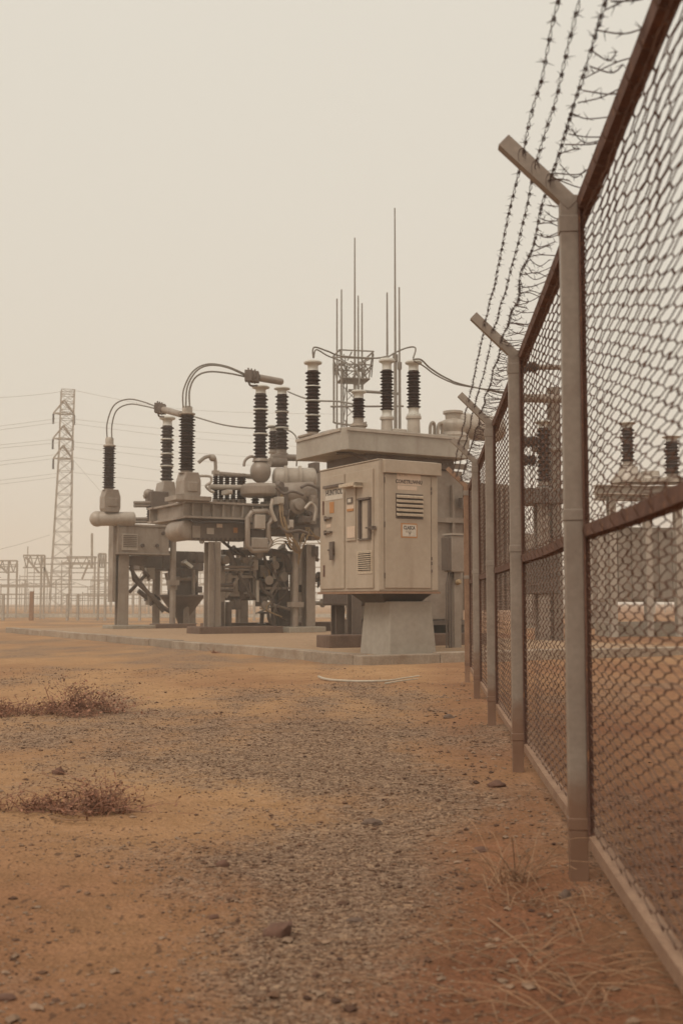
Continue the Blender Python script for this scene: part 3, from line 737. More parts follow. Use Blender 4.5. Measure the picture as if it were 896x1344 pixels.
# footings under the whole pad-side front
def footing(label, u0, u1, vtop, vbot, y, depth, fr, name='concrete_footing', mt='concrete'):
    a, b = fr.hit(u0, vtop, y=y), fr.hit(u1, vtop, y=y); z1 = a.z
    o_ = fr.world(Vector(((a.x + b.x) / 2, y, 0)))
    m = MB(); m.mm(-(b.x - a.x) / 2, (b.x - a.x) / 2, 0, depth, KH - .04, max(z1, KH + .06)); o = m.build(name, mt, bevel=.02, loc=(o_.x, o_.y, 0)); o.rotation_euler.z = fr.ang
    return tag(o, label, 'footing', 'concrete footings')
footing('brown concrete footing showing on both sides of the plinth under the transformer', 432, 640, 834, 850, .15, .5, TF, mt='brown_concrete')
for x_, y_ in ((.45, .55), (.75, 1.7)):
    h_column(x_, y_, .3, ZS0 - .205, .2).build('leg', 'grey_dark', tr)
m = MB(); m.mm(.5, 1.24, .8, 1.9, .9, 2.6); m.build('oil_box', 'tank', tr, bevel=.04)

# junction box on its own post, right of the cabinet
jb = wpt(599, 830, 21.2); JF = Frame(jb.x, jb.y)
jt = thing('junction_box', 'pale grey junction box on a post between cabinet and fence', 'junction box', (jb.x, jb.y, 0), ANG)
def jz(v): return JF.hit(599, v, y=0).z
m = MB(); m.mm(-.17, .30, -.1, .16, jz(751), jz(703)); b_ = m.build('enclosure', 'grey', jt, bevel=.015)
m = MB(); m.mm(-.19, .33, -.12, .18, jz(703) + .001, jz(700.5)); m.build('lid', 'grey_light', b_)
m = MB(); m.mm(-.25, -.172, -.08, .12, jz(749), jz(706)); m.build('side_frame', 'grey_dark', b_)
m = MB(); m.mm(-.06, .09, -.02, .12, KH - .03, jz(751) - .001); m.build('post', 'grey', jt)
m = MB()
for dx, r in ((-.17, .022), (-.23, .016), (-.12, .014)): m.tube([(dx, .0, KH - .03), (dx, .0, jz(768)), (dx + .05, .02, jz(756)), (dx + .08, .03, jz(751) - .001)], r, 8)
m.build('conduit', 'grey_dark', jt)
m = MB(); m.lathe([(.03, -.06), (.05, -.03), (.05, .03), (.03, .06)], (-.02, -.09, jz(764)), (0, -1, 0.2), 12); m.build('siren_horn', 'cord', jt)

# ------------------------------------------------------------------ middle breaker
mw = gpt(278, 828, .2); MF = Frame(mw.x, mw.y)
mb_ = thing('circuit_breaker', 'grey steel breaker rack with cast housings and two tallest arcing cables, left of the cabinet', 'breaker', (mw.x, mw.y, 0), ANG)
def H(u, v, y=0.0, fr=None): return (fr or MF).hit(u, v, y=y)
def mz(v, u=300, y=0.0): return H(u, v, y).z
def mx_(u, y=0.0, v=720): return H(u, v, y).x
ztop = mz(712)
colw = .34
xr = mx_(405)
for x, y in ((0, 0), (xr, 0), (mx_(318, 2.4), 2.4), (mx_(396, 2.4), 2.4)): h_column(x, y, .24, ztop, colw if x < 1 else .28).build('column', 'grey', mb_)
x0, x1 = mx_(240, -.2), mx_(366, -.2)
i_beam_x(x0, x1, -.2, mz(682, y=-.2), mz(660, y=-.2), .34).build('beam', 'grey', mb_)
i_beam_x(x0, x1 + 1.5, 2.3, mz(682, y=-.2), mz(660, y=-.2), .34).build('beam', 'grey', mb_)
m = i_beam_y(-.02, 2.12, x0 + .2, mz(682, y=-.2), mz(660, y=-.2) - .003, .3); m.build('beam', 'grey', mb_)
m = i_beam_y(-.02, 2.12, x1 - .2, mz(682, y=-.2), mz(660, y=-.2) - .003, .3); m.build('beam', 'grey', mb_)
m = MB(); m.mm(mx_(252, -.1), mx_(323, -.1), -.15, .35, mz(710), mz(682.3, y=-.2)); g_ = m.build('gear_case', 'grey_dark', mb_, bevel=.02)
m = MB(); a = H(309, 696, -.15); m.mm(a.x - .06, a.x + .06, -.165, -.151, a.z - .07, a.z + .07); m.build('tag_plate', 'orange', g_)
m = MB(); a = H(262, 700, -.15); m.mm(a.x - .2, a.x + .02, -.165, -.151, a.z - .12, a.z + .2); m.build('access_plate', 'grey', g_, bevel=.005)
m = MB(); a = H(243, 696, .2); m.drum((a.x, -.1, a.z), (a.x, 1.0, a.z), .28); m.build('drum_tank', 'grey', mb_)
def housing(parent, fr, u, v0, v1, y, wpx, dm, mt='grey'):
    p = fr.hit(u, v1, y=y); k = fr.px(p)
    return chamfer_housing(p.x, y, p.z, fr.hit(u, v0, y=y).z, wpx * k, dm).build('housing', mt, parent, bevel=.03)
# bushing 245
housing(mb_, MF, 247, 621, 655, -.1, 24, .6)
bushing(mb_, MF, 245.5, -.1, 545, 618, 11.3, 20, 'clamp', 12, 4)
m = MB(); a = H(263, 640, -.1); m.tube(spline([(a.x - .1, -.1, a.z + .3), (a.x + .12, -.1, a.z + .32), (a.x + .3, -.1, a.z + .3), (a.x + .3, -.1, a.z + .16), (a.x + .16, -.1, a.z + .05), (a.x + .3, -.1, a.z - .08), (a.x + .4, -.1, a.z - .1)], 5), .035, 8); m.build('pipe_loop', 'grey_light', mb_)
m = MB(); a = H(247, 657, -.1); m.mm(a.x - .5, a.x + .5, -.5, .3, mz(660, y=-.2) + .001, mz(655, y=-.1)); m.build('foot_plate', 'grey', mb_)
# swinging connector arm
m = MB(); p = [H(261, 607, .3), H(270, 600, .3), H(281, 600, .3), H(283, 613, .3), H(282, 622, .3)]; m.tube(spline(p, 5), .05, 8); m.ball(H(279, 601, .3), .1); m.box(H(283, 620, .3), (.16, .16, .1)); m.build('connector_arm', 'grey_light', mb_)
# row of small post insulators
mm_ = MB()
for u in (283, 290, 298, 306, 314, 319):
    p = H(u, 657, .6); q = H(u, 624, .6); k = MF.px(p)
    s = MB(); s.lathe(shed_profile(p.z + .04, q.z - .02, .055, .095, 11), (p.x, .6, 0), n=14)
    o = s.build('post_insulator', 'porcelain', mb_)
    s = MB(); s.cyl((p.x, .6, mz(660, y=-.2)), (p.x, .6, p.z + .035), .09, n=12); s.build('insulator_foot', 'grey', o)
    s = MB(); s.cyl((p.x, .6, q.z - .02), (p.x, .6, q.z + .05), .07, n=12); s.build('insulator_cap', 'grey', o)
mm_.tube([H(275, 639, .3), H(324, 640, .3)], .075, 10); mm_.build('bus_tube', 'grey_light', mb_)
m = MB(); m.tube([H(288, 622, .6), H(335, 626, .6)], .07, 10); m.build('bus_tube', 'grey', mb_)
# round housing under bushing 342
p = H(342, 619, .2); k = MF.px(p)
m = MB(); m.ball((p.x, .2, p.z), 14 * k, (1, 1, 1.12), 20, 12); m.cyl((p.x, .2, mz(606, 342, .2)), (p.x, .2, mz(602, 342, .2)), .24, .2); m.build('globe_housing', 'grey', mb_)
m = MB(); m.tube(spline([H(320, 612, .2), H(322, 604, .2), H(330, 599, .2), H(338, 603, .2)], 6), .04, 8); m.build('lifting_loop', 'grey', mb_)
bushing(mb_, MF, 342, .2, 517, 602, 10.2, 18, 'flare', 11, 4, (538, 570))
p0, p1 = H(322, 643, -.1), H(372, 644, -.1)
m = MB(); m.lathe([(.3, -.02), (.52, .0), (.58, .05), (.58, .26), (.50, .34), (.3, .36)], (H(343, 652, 0).x, 0, H(343, 652, 0).z), n=26); m.mm(p0.x + .5, p1.x, -.3, .3, p1.z - .16, p1.z + .16); m.build('flange_housing', 'grey', mb_, bevel=.01)
m = MB(); q = H(335, 666, .1)
m.lathe(shed_profile(q.z - .1, q.z + .25, .08, .13, 5), (q.x, .1, 0), n=14); m.build('stub_insulator', 'porcelain', mb_)
# bushing 370 and the dark one behind
bushing(mb_, MF, 370, 1.0, 518, 590, 9.4, 15, 'flare', 10, 8, (541, 562), 'grey')
bushing(mb_, MF, 359, 2.2, 566, 590, 7.5, 6, 'flare', 8, 5, ())
m = MB(); m.tube([H(356, 600, .9), H(470, 603, .9)], .10, 12); m.tube([H(354, 607, .8), H(375, 607, .8)], .14, 12); m.build('bus_tube', 'grey', mb_)
# operating mechanism: lying drum, swollen body
m = MB(); m.drum(H(357, 628, .3), H(416, 628, -.2), .30, 22, .4)
for f in (.3, .62): p_ = H(357, 628, .3).lerp(H(416, 628, -.2), f); d_ = (H(416, 628, -.2) - H(357, 628, .3)).normalized(); m.cyl(p_ - d_ * .04, p_ + d_ * .04, .36, n=22)
m.build('drum_tank', 'grey_light', mb_)
m = MB(); c_ = H(388, 664, -.1); m.ball(c_, .40, (1.1, 1.0, 1.0), 22, 12); m.drum(H(362, 650, -.2), H(414, 647, -.4), .33, 22, .4); m.mm(c_.x - .46, c_.x + .1, -.5, .3, c_.z - .1, c_.z + .34); m.mm(c_.x - .1, c_.x + .5, -.4, .4, c_.z - .5, c_.z - .1); mb2 = m.build('mechanism_body', 'grey', mb_)
m = MB(); c_ = H(393, 662, -.62); m.lathe([(.2, 0), (.27, .03), (.27, .09), (.18, .12), (.16, .22), (.08, .24)], c_ + Vector((0, .18, 0)), (0, -1, 0), 22); m.mm(c_.x + .25, c_.x + .62, -.55, -.2, c_.z - .35, c_.z + .2); m.build('end_cover', 'grey', mb2, bevel=.01)
m = MB(); a = H(366, 670, -.3); m.mm(a.x - .18, a.x + .14, -.6, .3, mz(694, 370, -.3), mz(640, 370, -.3)); m.build('bracket', 'grey_dark', mb_, bevel=.02)
m = MB(); a = H(398, 686, .2); m.mm(a.x - .75, a.x + .75, -.2, .9, mz(703, 398), mz(686, 398)); m.build('support_box', 'grey_dark', mb_, bevel=.02)
m = MB(); a = H(404, 640, .5); m.mm(a.x - .5, a.x + 1.2, .2, 1.2, mz(690, 404, .5), mz(640, 404, .5)); m.build('support_box', 'grey_dark', mb_, bevel=.03)
# framed control box hanging from the beam
y_ = -.55; m = MB(); k = .0197
pts = [(331, 672), (350, 671), (357, 676), (356, 684), (352, 688), (352, 704), (356, 712), (350, 722), (331, 723), (325, 716), (325, 680)]
pp = [H(u, v, y_) for u, v in pts]; m.tube([*pp, pp[0]], .075, 8); m.build('box_frame', 'grey', mb_)
m = MB(); a, b = H(333, 694, y_), H(347, 676, y_); m.mm(a.x, b.x, y_ - .1, y_ + .3, a.z, b.z); m.build('meter_box', 'grey_light', mb_, bevel=.02)
m = MB(); a, b = H(329, 720, y_), H(351, 706, y_); m.mm(a.x, b.x, y_ - .08, y_ + .5, a.z, b.z); m.build('meter_box', 'grey', mb_, bevel=.04)
m = MB(); a, b = H(331, 705, y_), H(350, 695, y_); m.mm(a.x, b.x, y_ + .05, y_ + .4, a.z, b.z); m.build('meter_window', 'tank', mb_)
for u0, u1, v0, v1, y0_, mt in ((313, 327, 757, 776, .42, 'tank'), (341, 352, 742, 757, .5, 'grey'), (356, 366, 762, 776, .5, 'grey_dark'), (331, 338, 735, 748, .4, 'grey_light'), (296, 303, 752, 764, .4, 'grey'), (368, 380, 727, 737, .35, 'grey'), (306, 316, 786, 800, .5, 'grey_dark'), (340, 350, 783, 796, .4, 'grey_dark')):
    a, b = H(u0, v1, y0_), H(u1, v0, y0_); m = MB(); m.mm(a.x, b.x, y0_ - .06, y0_ + .25, a.z, b.z); m.mm(a.x + .03, b.x - .03, y0_ - .085, y0_ - .061, a.z + .04, b.z - .04); m.build('junction_case', mt, mb_, bevel=.012)
for (u0, v0), (u1, v1), w_ in (((292, 729), (292, 826), .09), ((334, 730), (334, 784), .07), ((296, 784), (330, 730), .06), ((352, 784), (380, 735), .06), ((384, 728), (384, 826), .10), ((290, 757), (335, 757), .05), ((336, 772), (384, 772), .05)):
    m = MB(); m.bar(H(u0, v0, .38), H(u1, v1, .38), w_, w_ * 1.4); m.build('strut', 'grey', mb_)
for u0, v0, u1, v1, r in ((294, 744, 332, 744, .04), (294, 748, 332, 748, .03), (338, 762, 338, 790, .05), (360, 730, 360, 760, .05), (345, 790, 380, 800, .04)):
    m = MB(); m.cyl(H(u0, v0, .25), H(u1, v1, .25), r, n=8); m.build('pipe', 'grey_light' if r > .045 else 'grey', mb_)
rg = random.Random(21)
for i in range(34):                                  # small gear bolted between the columns
    u, v = rg.uniform(286, 418), rg.uniform(700, 812); y0_ = rg.uniform(.2, 1.0); a = H(u, v, y0_); t_ = rg.random()
    mt = rg.choice(('grey', 'grey', 'grey_dark', 'grey_dark', 'grey_light', 'tank'))
    m = MB()
    if t_ < .3:
        w_, h_ = rg.uniform(.12, .36), rg.uniform(.14, .4); m.mm(a.x - w_ / 2, a.x + w_ / 2, y0_, y0_ + .25, a.z - h_ / 2, a.z + h_ / 2); m.mm(a.x - w_ * .35, a.x + w_ * .35, y0_ - .03, y0_ - .001, a.z - h_ * .35, a.z + h_ * .3); m.build('junction_case', mt, mb_, bevel=.012)
    elif t_ < .55:
        L = rg.uniform(.3, .9); d = Vector((rg.choice((1, 0, .6)), .1, rg.choice((0, 1, -.7)))).normalized() * L; m.cyl(a - d / 2, a + d / 2, rg.uniform(.03, .09), n=10)
        for f in (-.5, .5): m.cyl(a + d * f - d.normalized() * .02, a + d * f + d.normalized() * .02, .13, n=10)
        m.build('flanged_pipe', mt, mb_)
    elif t_ < .75:
        r_ = rg.uniform(.1, .2); m.prism([(a.x, a.z), (a.x + r_ * 2, a.z), (a.x, a.z - r_ * 2.4)], y0_, y0_ + .04); m.build('gusset', mt, mb_)
    else:
        p0 = a; m.tube(spline([p0, p0 + Vector((rg.uniform(-.2, .2), -.08, -.25)), p0 + Vector((rg.uniform(-.5, .5), -.1, -.45)), p0 + Vector((rg.uniform(-.6, .6), .05, -.2))], 6), rg.uniform(.015, .03), 6); m.build('cable', rg.choice(('cord', 'cable', 'grey_dark', 'black')), mb_)
for u, v, w_, h_, mt in ((300, 646, 8, 6, 'grey_light'), (412, 700, 12, 18, 'grey'), (412, 724, 9, 14, 'grey_dark'), (407, 655, 12, 22, 'grey'), (352, 664, 10, 12, 'grey'), (414, 614, 8, 14, 'grey_dark')):
    a = H(u, v, -.1); k = MF.px(a); m = MB(); m.mm(a.x - w_ * k / 2, a.x + w_ * k / 2, -.2, .2, a.z - h_ * k / 2, a.z + h_ * k / 2); m.mm(a.x - w_ * k * .35, a.x + w_ * k * .35, -.23, -.201, a.z - h_ * k * .35, a.z + h_ * k * .35); m.build('junction_case', mt, mb_, bevel=.015)
# bundles of loose yellowish leads
rw = random.Random(3); m = MB()
for i in range(9):
    o_ = rw.uniform(-4, 4); e = rw.uniform(-6, 8)
    m.tube(spline([H(370 + o_ * .5, 645 + rw.uniform(0, 8), -.7), H(369 + o_, 668, -.78), H(374 + o_ * 1.3, 692, -.75), H(385 + e, 712 + rw.uniform(-6, 6), -.7), H(391 + e * .3, 726, -.5)], 6), .013, 5)
for i in range(6):
    e = rw.uniform(-5, 5)
    m.tube(spline([H(402 + e * .3, 692, -.5), H(408 + e, 702, -.6), H(416 + e * .4, 707 + e, -.4), H(424, 713 + e, -.1)], 6), .012, 5)
    m.tube(spline([H(405 + e * .3, 692, -.5), H(399 + e, 705, -.6), H(393 + e * .3, 726, -.4), H(391, 748, -.2)], 6), .012, 5)
for i in range(3):
    m.tube(spline([H(352, 716 + i * 2, -.5), H(362, 708 + i * 3, -.55), H(372, 706 + i * 4, -.5), H(384, 712, -.4)], 6), .014, 5)
m.build('lead_bundle', 'cord', mb_)
# lower clutter: pipes, tanks, braces
m = MB(); a = mx_(388, -.2); m.cyl((a, -.2, .22), (a, -.2, mz(700, 388, -.2)), .085, n=12); m.mm(a - .2, a + .2, -.32, -.08, mz(797, 388), mz(790, 388)); m.build('stand_pipe', 'grey', mb_)
m = MB()
m.mm(mx_(300, .8), mx_(352, .8), .8, 1.6, mz(785, 320, .8), mz(748, 320, .8)); m.build('oil_tank', 'tank', mb_, bevel=.02)
m = MB(); m.mm(mx_(304, .5), mx_(331, .5), .5, .9, mz(783, 320, .5), mz(752, 320, .5)); m.build('relay_box', 'grey', mb_, bevel=.01)
m = MB(); m.mm(mx_(338, .5), mx_(382, .5), .6, 1.5, mz(780, 360, .5), mz(735, 360, .5)); m.build('oil_tank', 'tank', mb_, bevel=.05)
m = MB(); m.mm(mx_(366, .4), mx_(381, .4), .4, .9, .2, mz(775, 372, .4)); m.build('pedestal', 'tank', mb_)
m = MB(); m.mm(mx_(292, .5), mx_(384, .5), .45, .6, mz(729, 320, .5), mz(722, 320, .5)); m.mm(mx_(288, .6), mx_(380, .6), .62, .76, mz(788, 320, .6), mz(781, 320, .6)); m.build('cross_member', 'grey_dark', mb_)
m = MB()
for pts, r in (([(299, 722), (306, 740), (309, 752)], .11), ([(287, 741), (297, 736), (304, 724), (316, 722)], .06), ([(312, 753), (322, 768), (330, 786)], .04), ([(340, 760), (346, 775), (358, 786), (360, 820)], .06),
               ([(289, 768), (306, 768)], .05), ([(289, 775), (306, 775)], .04), ([(346, 728), (352, 745), (365, 752), (382, 752)], .05), ([(355, 725), (372, 730), (380, 748)], .12), ([(352, 800), (354, 815), (366, 826)], .05), ([(300, 790), (300, 826)], .09), ([(292, 790), (292, 826)], .05)):
    m = MB(); m.tube(spline([H(u, v, .35) for u, v in pts], 6), r, 8); m.build('pipe', 'grey_dark', mb_)
m = MB()
for u, v, r in ((296, 735, .12), (372, 757, .14), (361, 742, .12), (321, 735, .1), (348, 795, .12), (340, 728, .12)):
    m = MB(); a = H(u, v, .25); m.lathe([(r * .4, -.06), (r, -.05), (r, .05), (r * .4, .06)], a, (0.3, -1, .1), 14); m.cyl(a, a + Vector((0, .25, 0)), r * .3, n=8); m.build('valve', 'grey', mb_)
m = MB()
for i in range(10):
    u = rw.uniform(300, 380); v = rw.uniform(728, 790)
    m.tube(spline([H(u, v, .2), H(u + rw.uniform(-10, 10), v + 14, .15), H(u + rw.uniform(-14, 14), v + 26, .3)], 5), .02, 5); m.build('hose', 'grey_dark', mb_); m = MB()
m = MB()
for u in (312, 326, 340, 364, 376):
    a = H(u, 742, .9); m = MB(); m.mm(a.x - .12, a.x + .12, .9, 1.2, a.z - .25, a.z + .22); m.build('coil_case', 'grey', mb_, bevel=.03)
def bolts_on(parent, fr, pts, y, r=.03, mt='tank'):
    m = MB()
    for u, v in pts:
        q = fr.hit(u, v, y=y); m.cyl((q.x, y - .03, q.z), (q.x, y, q.z), r, n=8)
    m.build('bolt_row', mt, parent)
bolts_on(g_, MF, [(254 + i * 6, 685) for i in range(12)] + [(254 + i * 6, 707.5) for i in range(12)], -.15)
for u, v, w_, h_, mt in ((288, 690, 8, 5, 'label_pink'), (276, 697, 10, 8, 'grey_light')):
    a = H(u, v, -.15); k = MF.px(a); m = MB(); m.mm(a.x - w_ * k / 2, a.x + w_ * k / 2, -.17, -.151, a.z - h_ * k / 2, a.z + h_ * k / 2); m.build('small_plate', mt, g_)
m = MB(); a, b = H(244, 668.5, -.2), H(360, 669, -.2)
for i in range(9): x = a.x + (b.x - a.x) * (i + .5) / 9; m.mm(x - .012, x + .012, -.36, -.222, mz(679, y=-.2), mz(663.5, y=-.2))
m.build('web_stiffener', 'grey', mb_)
m = MB(); m.tube(spline([H(250, 683, -.4), H(262, 686, -.42), H(300, 685, -.4), H(330, 687, -.42), H(345, 680, -.5)], 6), .03, 6); m.build('conduit', 'black', mb_)
m = MB(); m.tube(spline([H(281, 712, -.25), H(282, 760, -.25), H(281, 826, -.25)], 6), .03, 6); m.build('conduit', 'grey_dark', mb_)
for pts_, r in (([(362, 640), (372, 648), (384, 645), (398, 650)], .035), ([(400, 668), (408, 660), (414, 668), (412, 684)], .045), ([(366, 690), (376, 698), (392, 696), (404, 700)], .04), ([(380, 668), (378, 684), (384, 700)], .03), ([(358, 655), (356, 668), (362, 684)], .05), ([(395, 640), (404, 636), (416, 640)], .04)):
    m = MB(); m.tube(spline([H(u, v, -.78) for u, v in pts_], 6), r, 8); m.build('pipe', 'grey_light' if r > .04 else 'grey_dark', mb_)
for u, v, w_, h_, mt in ((368, 657, 9, 10, 'grey_light'), (402, 682, 12, 9, 'grey_dark'), (381, 688, 8, 12, 'grey_light'), (411, 656, 7, 12, 'grey'), (374, 674, 7, 8, 'tank')):
    a = H(u, v, -.75); k = MF.px(a); m = MB(); m.mm(a.x - w_ * k / 2, a.x + w_ * k / 2, -.8, -.3, a.z - h_ * k / 2, a.z + h_ * k / 2); m.mm(a.x - w_ * k * .38, a.x + w_ * k * .38, -.83, -.801, a.z - h_ * k * .38, a.z + h_ * k * .38); m.build('junction_case', mt, mb_, bevel=.015)
for u, v, r in ((372, 636, .12), (408, 650, .13), (377, 682, .1), (410, 674, .09)):
    a = H(u, v, -.75); m = MB(); m.lathe([(r, 0), (r, .1), (r * .7, .13), (r * .7, .2)], a + Vector((0, .3, 0)), (0, -1, 0), 14); m.build('port_cover', 'grey_dark', mb2)
m = MB(); a, b = H(398, 612, .8), H(440, 612, .8); m.mm(a.x, b.x, .6, 1.4, mz(640, 404, .8), mz(617, 404, .8)); m.build('relay_box', 'grey', mb_, bevel=.03)
# concrete strip footings
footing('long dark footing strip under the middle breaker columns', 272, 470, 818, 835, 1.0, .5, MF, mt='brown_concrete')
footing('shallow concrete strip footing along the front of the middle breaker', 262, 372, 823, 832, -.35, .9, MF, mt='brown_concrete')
footing('square concrete footing block under the right breaker column', 380, 428, 823, 836, -.35, .9, MF)

# ------------------------------------------------------------------ left breaker
lw = gpt(160, 822, .2); LF = Frame(lw.x, lw.y)
lb = thing('circuit_breaker', 'leftmost grey breaker on steel column with one slim brown bushing and lying drum', 'breaker', (lw.x, lw.y, 0), ANG)
def G(u, v, y=0.0): return LF.hit(u, v, y=y)
def lz(v, u=180, y=0.0): return G(u, v, y).z
def lx(u, y=0.0, v=720): return G(u, v, y).x
for x, y, w_ in ((lx(161), 0, .34), (lx(206, 2.2), 2.2, .2), (lx(252, 2.2), 2.2, .24)): h_column(x, y, .24, lz(728), w_).build('column', 'grey', lb)
m = MB(); m.mm(lx(155, -.3), lx(222, -.3), -.3, .45, lz(726), lz(692)); m.mm(lx(155, -.3) - .03, lx(222, -.3) + .03, -.34, .48, lz(692) + .002, lz(689)); m.mm(lx(155, -.3) - .02, lx(222, -.3) + .02, -.34, .46, lz(728.5), lz(726) - .002); g_ = m.build('girder_case', 'grey', lb, bevel=.012)
m = MB(); a, b = G(160, 722, -.3), G(181, 701, -.3); m.mm(a.x, b.x, -.33, -.303, a.z, b.z); m.build('rating_plate', 'grey_light', g_, bevel=.004)
m = MB()
for i in range(7): v = 704 + i * 2.4; z = lz(v); m.mm(a.x + .04, b.x - .04, -.345, -.331, z - .012, z + .012)
m.build('plate_rib', 'grey_dark', g_)
m = MB()
for u, v in ((187, 716), (206, 716), (214, 700)): q = G(u, v, -.3); m.cyl((q.x, -.36, q.z), (q.x, -.3, q.z), .06, n=10)
m.build('plug', 'tank', g_)
m = MB(); m.mm(lx(150, .1) - .1, lx(150, .1), -.1, .35, lz(790), lz(690)); m.build('side_plate', 'grey', lb)
m = MB(); m.drum(G(127, 681, -.1), G(178, 681, -.3), .225, 22, .3); m.ball(G(128, 681, -.1), .25, (1, .9, 1.0)); m.build('drum_tank', 'grey_light', lb)
housing(lb, LF, 144.5, 643, 673, -.15, 22, .5)
bushing(lb, LF, 143.5, -.15, 587, 641, 8.8, 17, 'clamp', 13, 3)
m = MB()
for v, u0, u1, r in ((660, 176, 208, .06), (664, 176, 208, .05), (681, 177, 212, .055), (685, 177, 212, .05)): m.tube([G(u0, v, .1), G(u1, v, .1)], r, 8)
m.build('bus_tube', 'grey', lb)
m = MB(); a = G(196, 682, .1); b = G(196, 664, .1); m.lathe(shed_profile(a.z, b.z, .06, .1, 6), (a.x, .1, 0), n=14); m.build('post_insulator', 'porcelain', lb)
m = MB(); m.ball(G(195, 648, .4), .16); m.tube([G(189, 652, .4), G(205, 648, .4)], .07, 8); m.mm(*(lambda q: (q.x - .1, q.x + .12, .3, .5, q.z - .1, q.z + .35))(G(196, 657, .4))); m.build('valve', 'grey', lb)
housing(lb, LF, 217, 633, 680, .4, 20, .7)
m = MB(); a = G(207, 655, .1); m.mm(a.x - .25, a.x + .35, 0, .5, a.z - .3, a.z + .25); m.build('gear_case', 'grey_dark', lb, bevel=.03)
bushing(lb, LF, 219.5, .5, 559, 631, 9.2, 15, 'flare', 13, 4, (577, 596, 612))
m = MB(); a = lx(227.5, -.1); m.cyl((a, -.1, .22), (a, -.1, lz(700)), .10, n=12); m.mm(a - .17, a + .17, -.25, .05, lz(768), lz(761)); m.tube(spline([(a, -.1, lz(702)), (a, -.1, lz(695)), (a + .15, -.1, lz(690)), (a + .4, -.1, lz(688))], 5), .09, 8); m.build('stand_pipe', 'grey', lb)
m = MB(); m.tube([G(172, 737, .1), G(176, 760, .1), G(215, 798, .3), G(226, 804, .3)], .07, 8); m.tube([G(170, 745, .1), G(214, 803, .3)], .05, 8); m.mm(*(lambda q: (q.x - .3, q.x + .3, 0, .4, q.z - .1, q.z + .2))(G(180, 738, .1))); m.build('brace', 'grey_dark', lb)
m = MB(); a = G(243, 783, 1.0); m.lathe([(.12, lz(822)), (.2, lz(812, y=1)), (.75, a.z), (.82, a.z), (.82, a.z + .06)], (a.x - .1, 1.0, 0), n=22); m.build('hopper', 'grey_dark', lb)
m = MB(); m.mm(lx(184, 1), lx(268, 1), 1.0, 1.9, lz(748, y=1), lz(722, y=1)); m.mm(lx(232, .7), lx(262, .7), .75, 1.5, lz(782, y=1), lz(745, y=1)); m.build('oil_tank', 'grey_dark', lb, bevel=.03)
m = MB()
for pts, r in (([(232, 770), (222, 765), (218, 752)], .06), ([(238, 740), (250, 735), (262, 738)], .07), ([(185, 740), (196, 762)], .05), ([(254, 748), (254, 782)], .06), ([(245, 790), (244, 822)], .1), ([(228, 690), (238, 683), (243, 672)], .06)):
    m = MB(); m.tube(spline([G(u, v, .6) for u, v in pts], 6), r, 8); m.build('pipe', 'grey', lb)
m = MB(); a = G(247, 741, .5); m.box(a, (.3, .2, .1), Matrix.Rotation(R(35), 3, 'Y')); m.build('lever', 'ceramic_pale', lb)
rg = random.Random(8)
for i in range(22):
    u, v = rg.uniform(180, 266), rg.uniform(686, 790); y0_ = rg.uniform(.3, .9); a = G(u, v, y0_); m = MB(); mt = rg.choice(('grey', 'grey_dark', 'grey_dark', 'grey_light', 'tank'))
    if rg.random() < .45:
        w_, h_ = rg.uniform(.14, .4), rg.uniform(.14, .4); m.mm(a.x - w_ / 2, a.x + w_ / 2, y0_, y0_ + .3, a.z - h_ / 2, a.z + h_ / 2); m.mm(a.x - w_ * .35, a.x + w_ * .35, y0_ - .03, y0_ - .001, a.z - h_ * .35, a.z + h_ * .3); m.build('junction_case', mt, lb, bevel=.015)
    else:
        L = rg.uniform(.3, .9); d = Vector((rg.choice((1, 0, .6)), .1, rg.choice((0, 1, -.7)))).normalized() * L; m.cyl(a - d / 2, a + d / 2, rg.uniform(.03, .08), n=10); m.cyl(a + d * .45, a + d * .52, .14, n=10); m.build('flanged_pipe', mt, lb)
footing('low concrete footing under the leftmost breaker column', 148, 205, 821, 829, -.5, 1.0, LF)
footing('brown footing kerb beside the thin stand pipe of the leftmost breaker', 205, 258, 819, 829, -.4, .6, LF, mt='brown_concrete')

# ------------------------------------------------------------------ conductors
def cable(name, label, pts, r, group='jumper cables over the breakers', m='cable', extra=None):
    p = spline([wpt(*q) for q in pts], 10); b = MB(); b.tube(p, r, 7)
    if extra: extra(b)
    o = b.build(name, m, origin=p[0]); return tag(o, label, 'cable', group)
cable('jumper_cable', 'outer of two cables arching from the leftmost bushing', [(141, 577, 35.9), (141, 555, 35.9), (150, 532, 35.8), (168, 524, 35.6), (190, 528, 35.4), (212, 537, 35.2)], .022)
cable('jumper_cable', 'inner of two cables arching from the leftmost bushing', [(147, 577, 35.9), (147.5, 556, 35.9), (154, 538, 35.8), (170, 530.5, 35.6), (190, 533, 35.4), (210, 538, 35.2)], .022)
cable('jumper_cable', 'outermost of the three cables arching from the large bushing', [(240.5, 535, 29.9), (241, 512, 29.9), (253, 488, 29.9), (272, 478, 30), (298, 481, 30.2), (328, 494, 30.4)], .021)
cable('jumper_cable', 'middle of the three cables arching from the large bushing', [(244, 535, 29.9), (246, 508, 29.9), (258, 487, 29.9), (276, 479.5, 30), (300, 483, 30.2), (326, 495, 30.4)], .022)
cable('jumper_cable', 'lowest of the three cables arching from the large bushing', [(249, 534, 29.9), (249, 512, 29.9), (257, 495, 29.9), (274, 488, 30), (300, 490, 30.2), (324, 495, 30.4)], .024)
cable('jumper_cable', 'cable sagging from the left connector past the large bushing', [(236, 541, 33.5), (262, 549, 33.2), (295, 558, 32.6), (332, 562, 32), (362, 560, 31.9)], .022)
cable('jumper_cable', 'cable running from the slim rear bushing to the banded bushing', [(378, 514, 31.6), (398, 522, 27), (420, 526, 25), (445, 527, 23.5), (466, 531, 22.3)], .020)
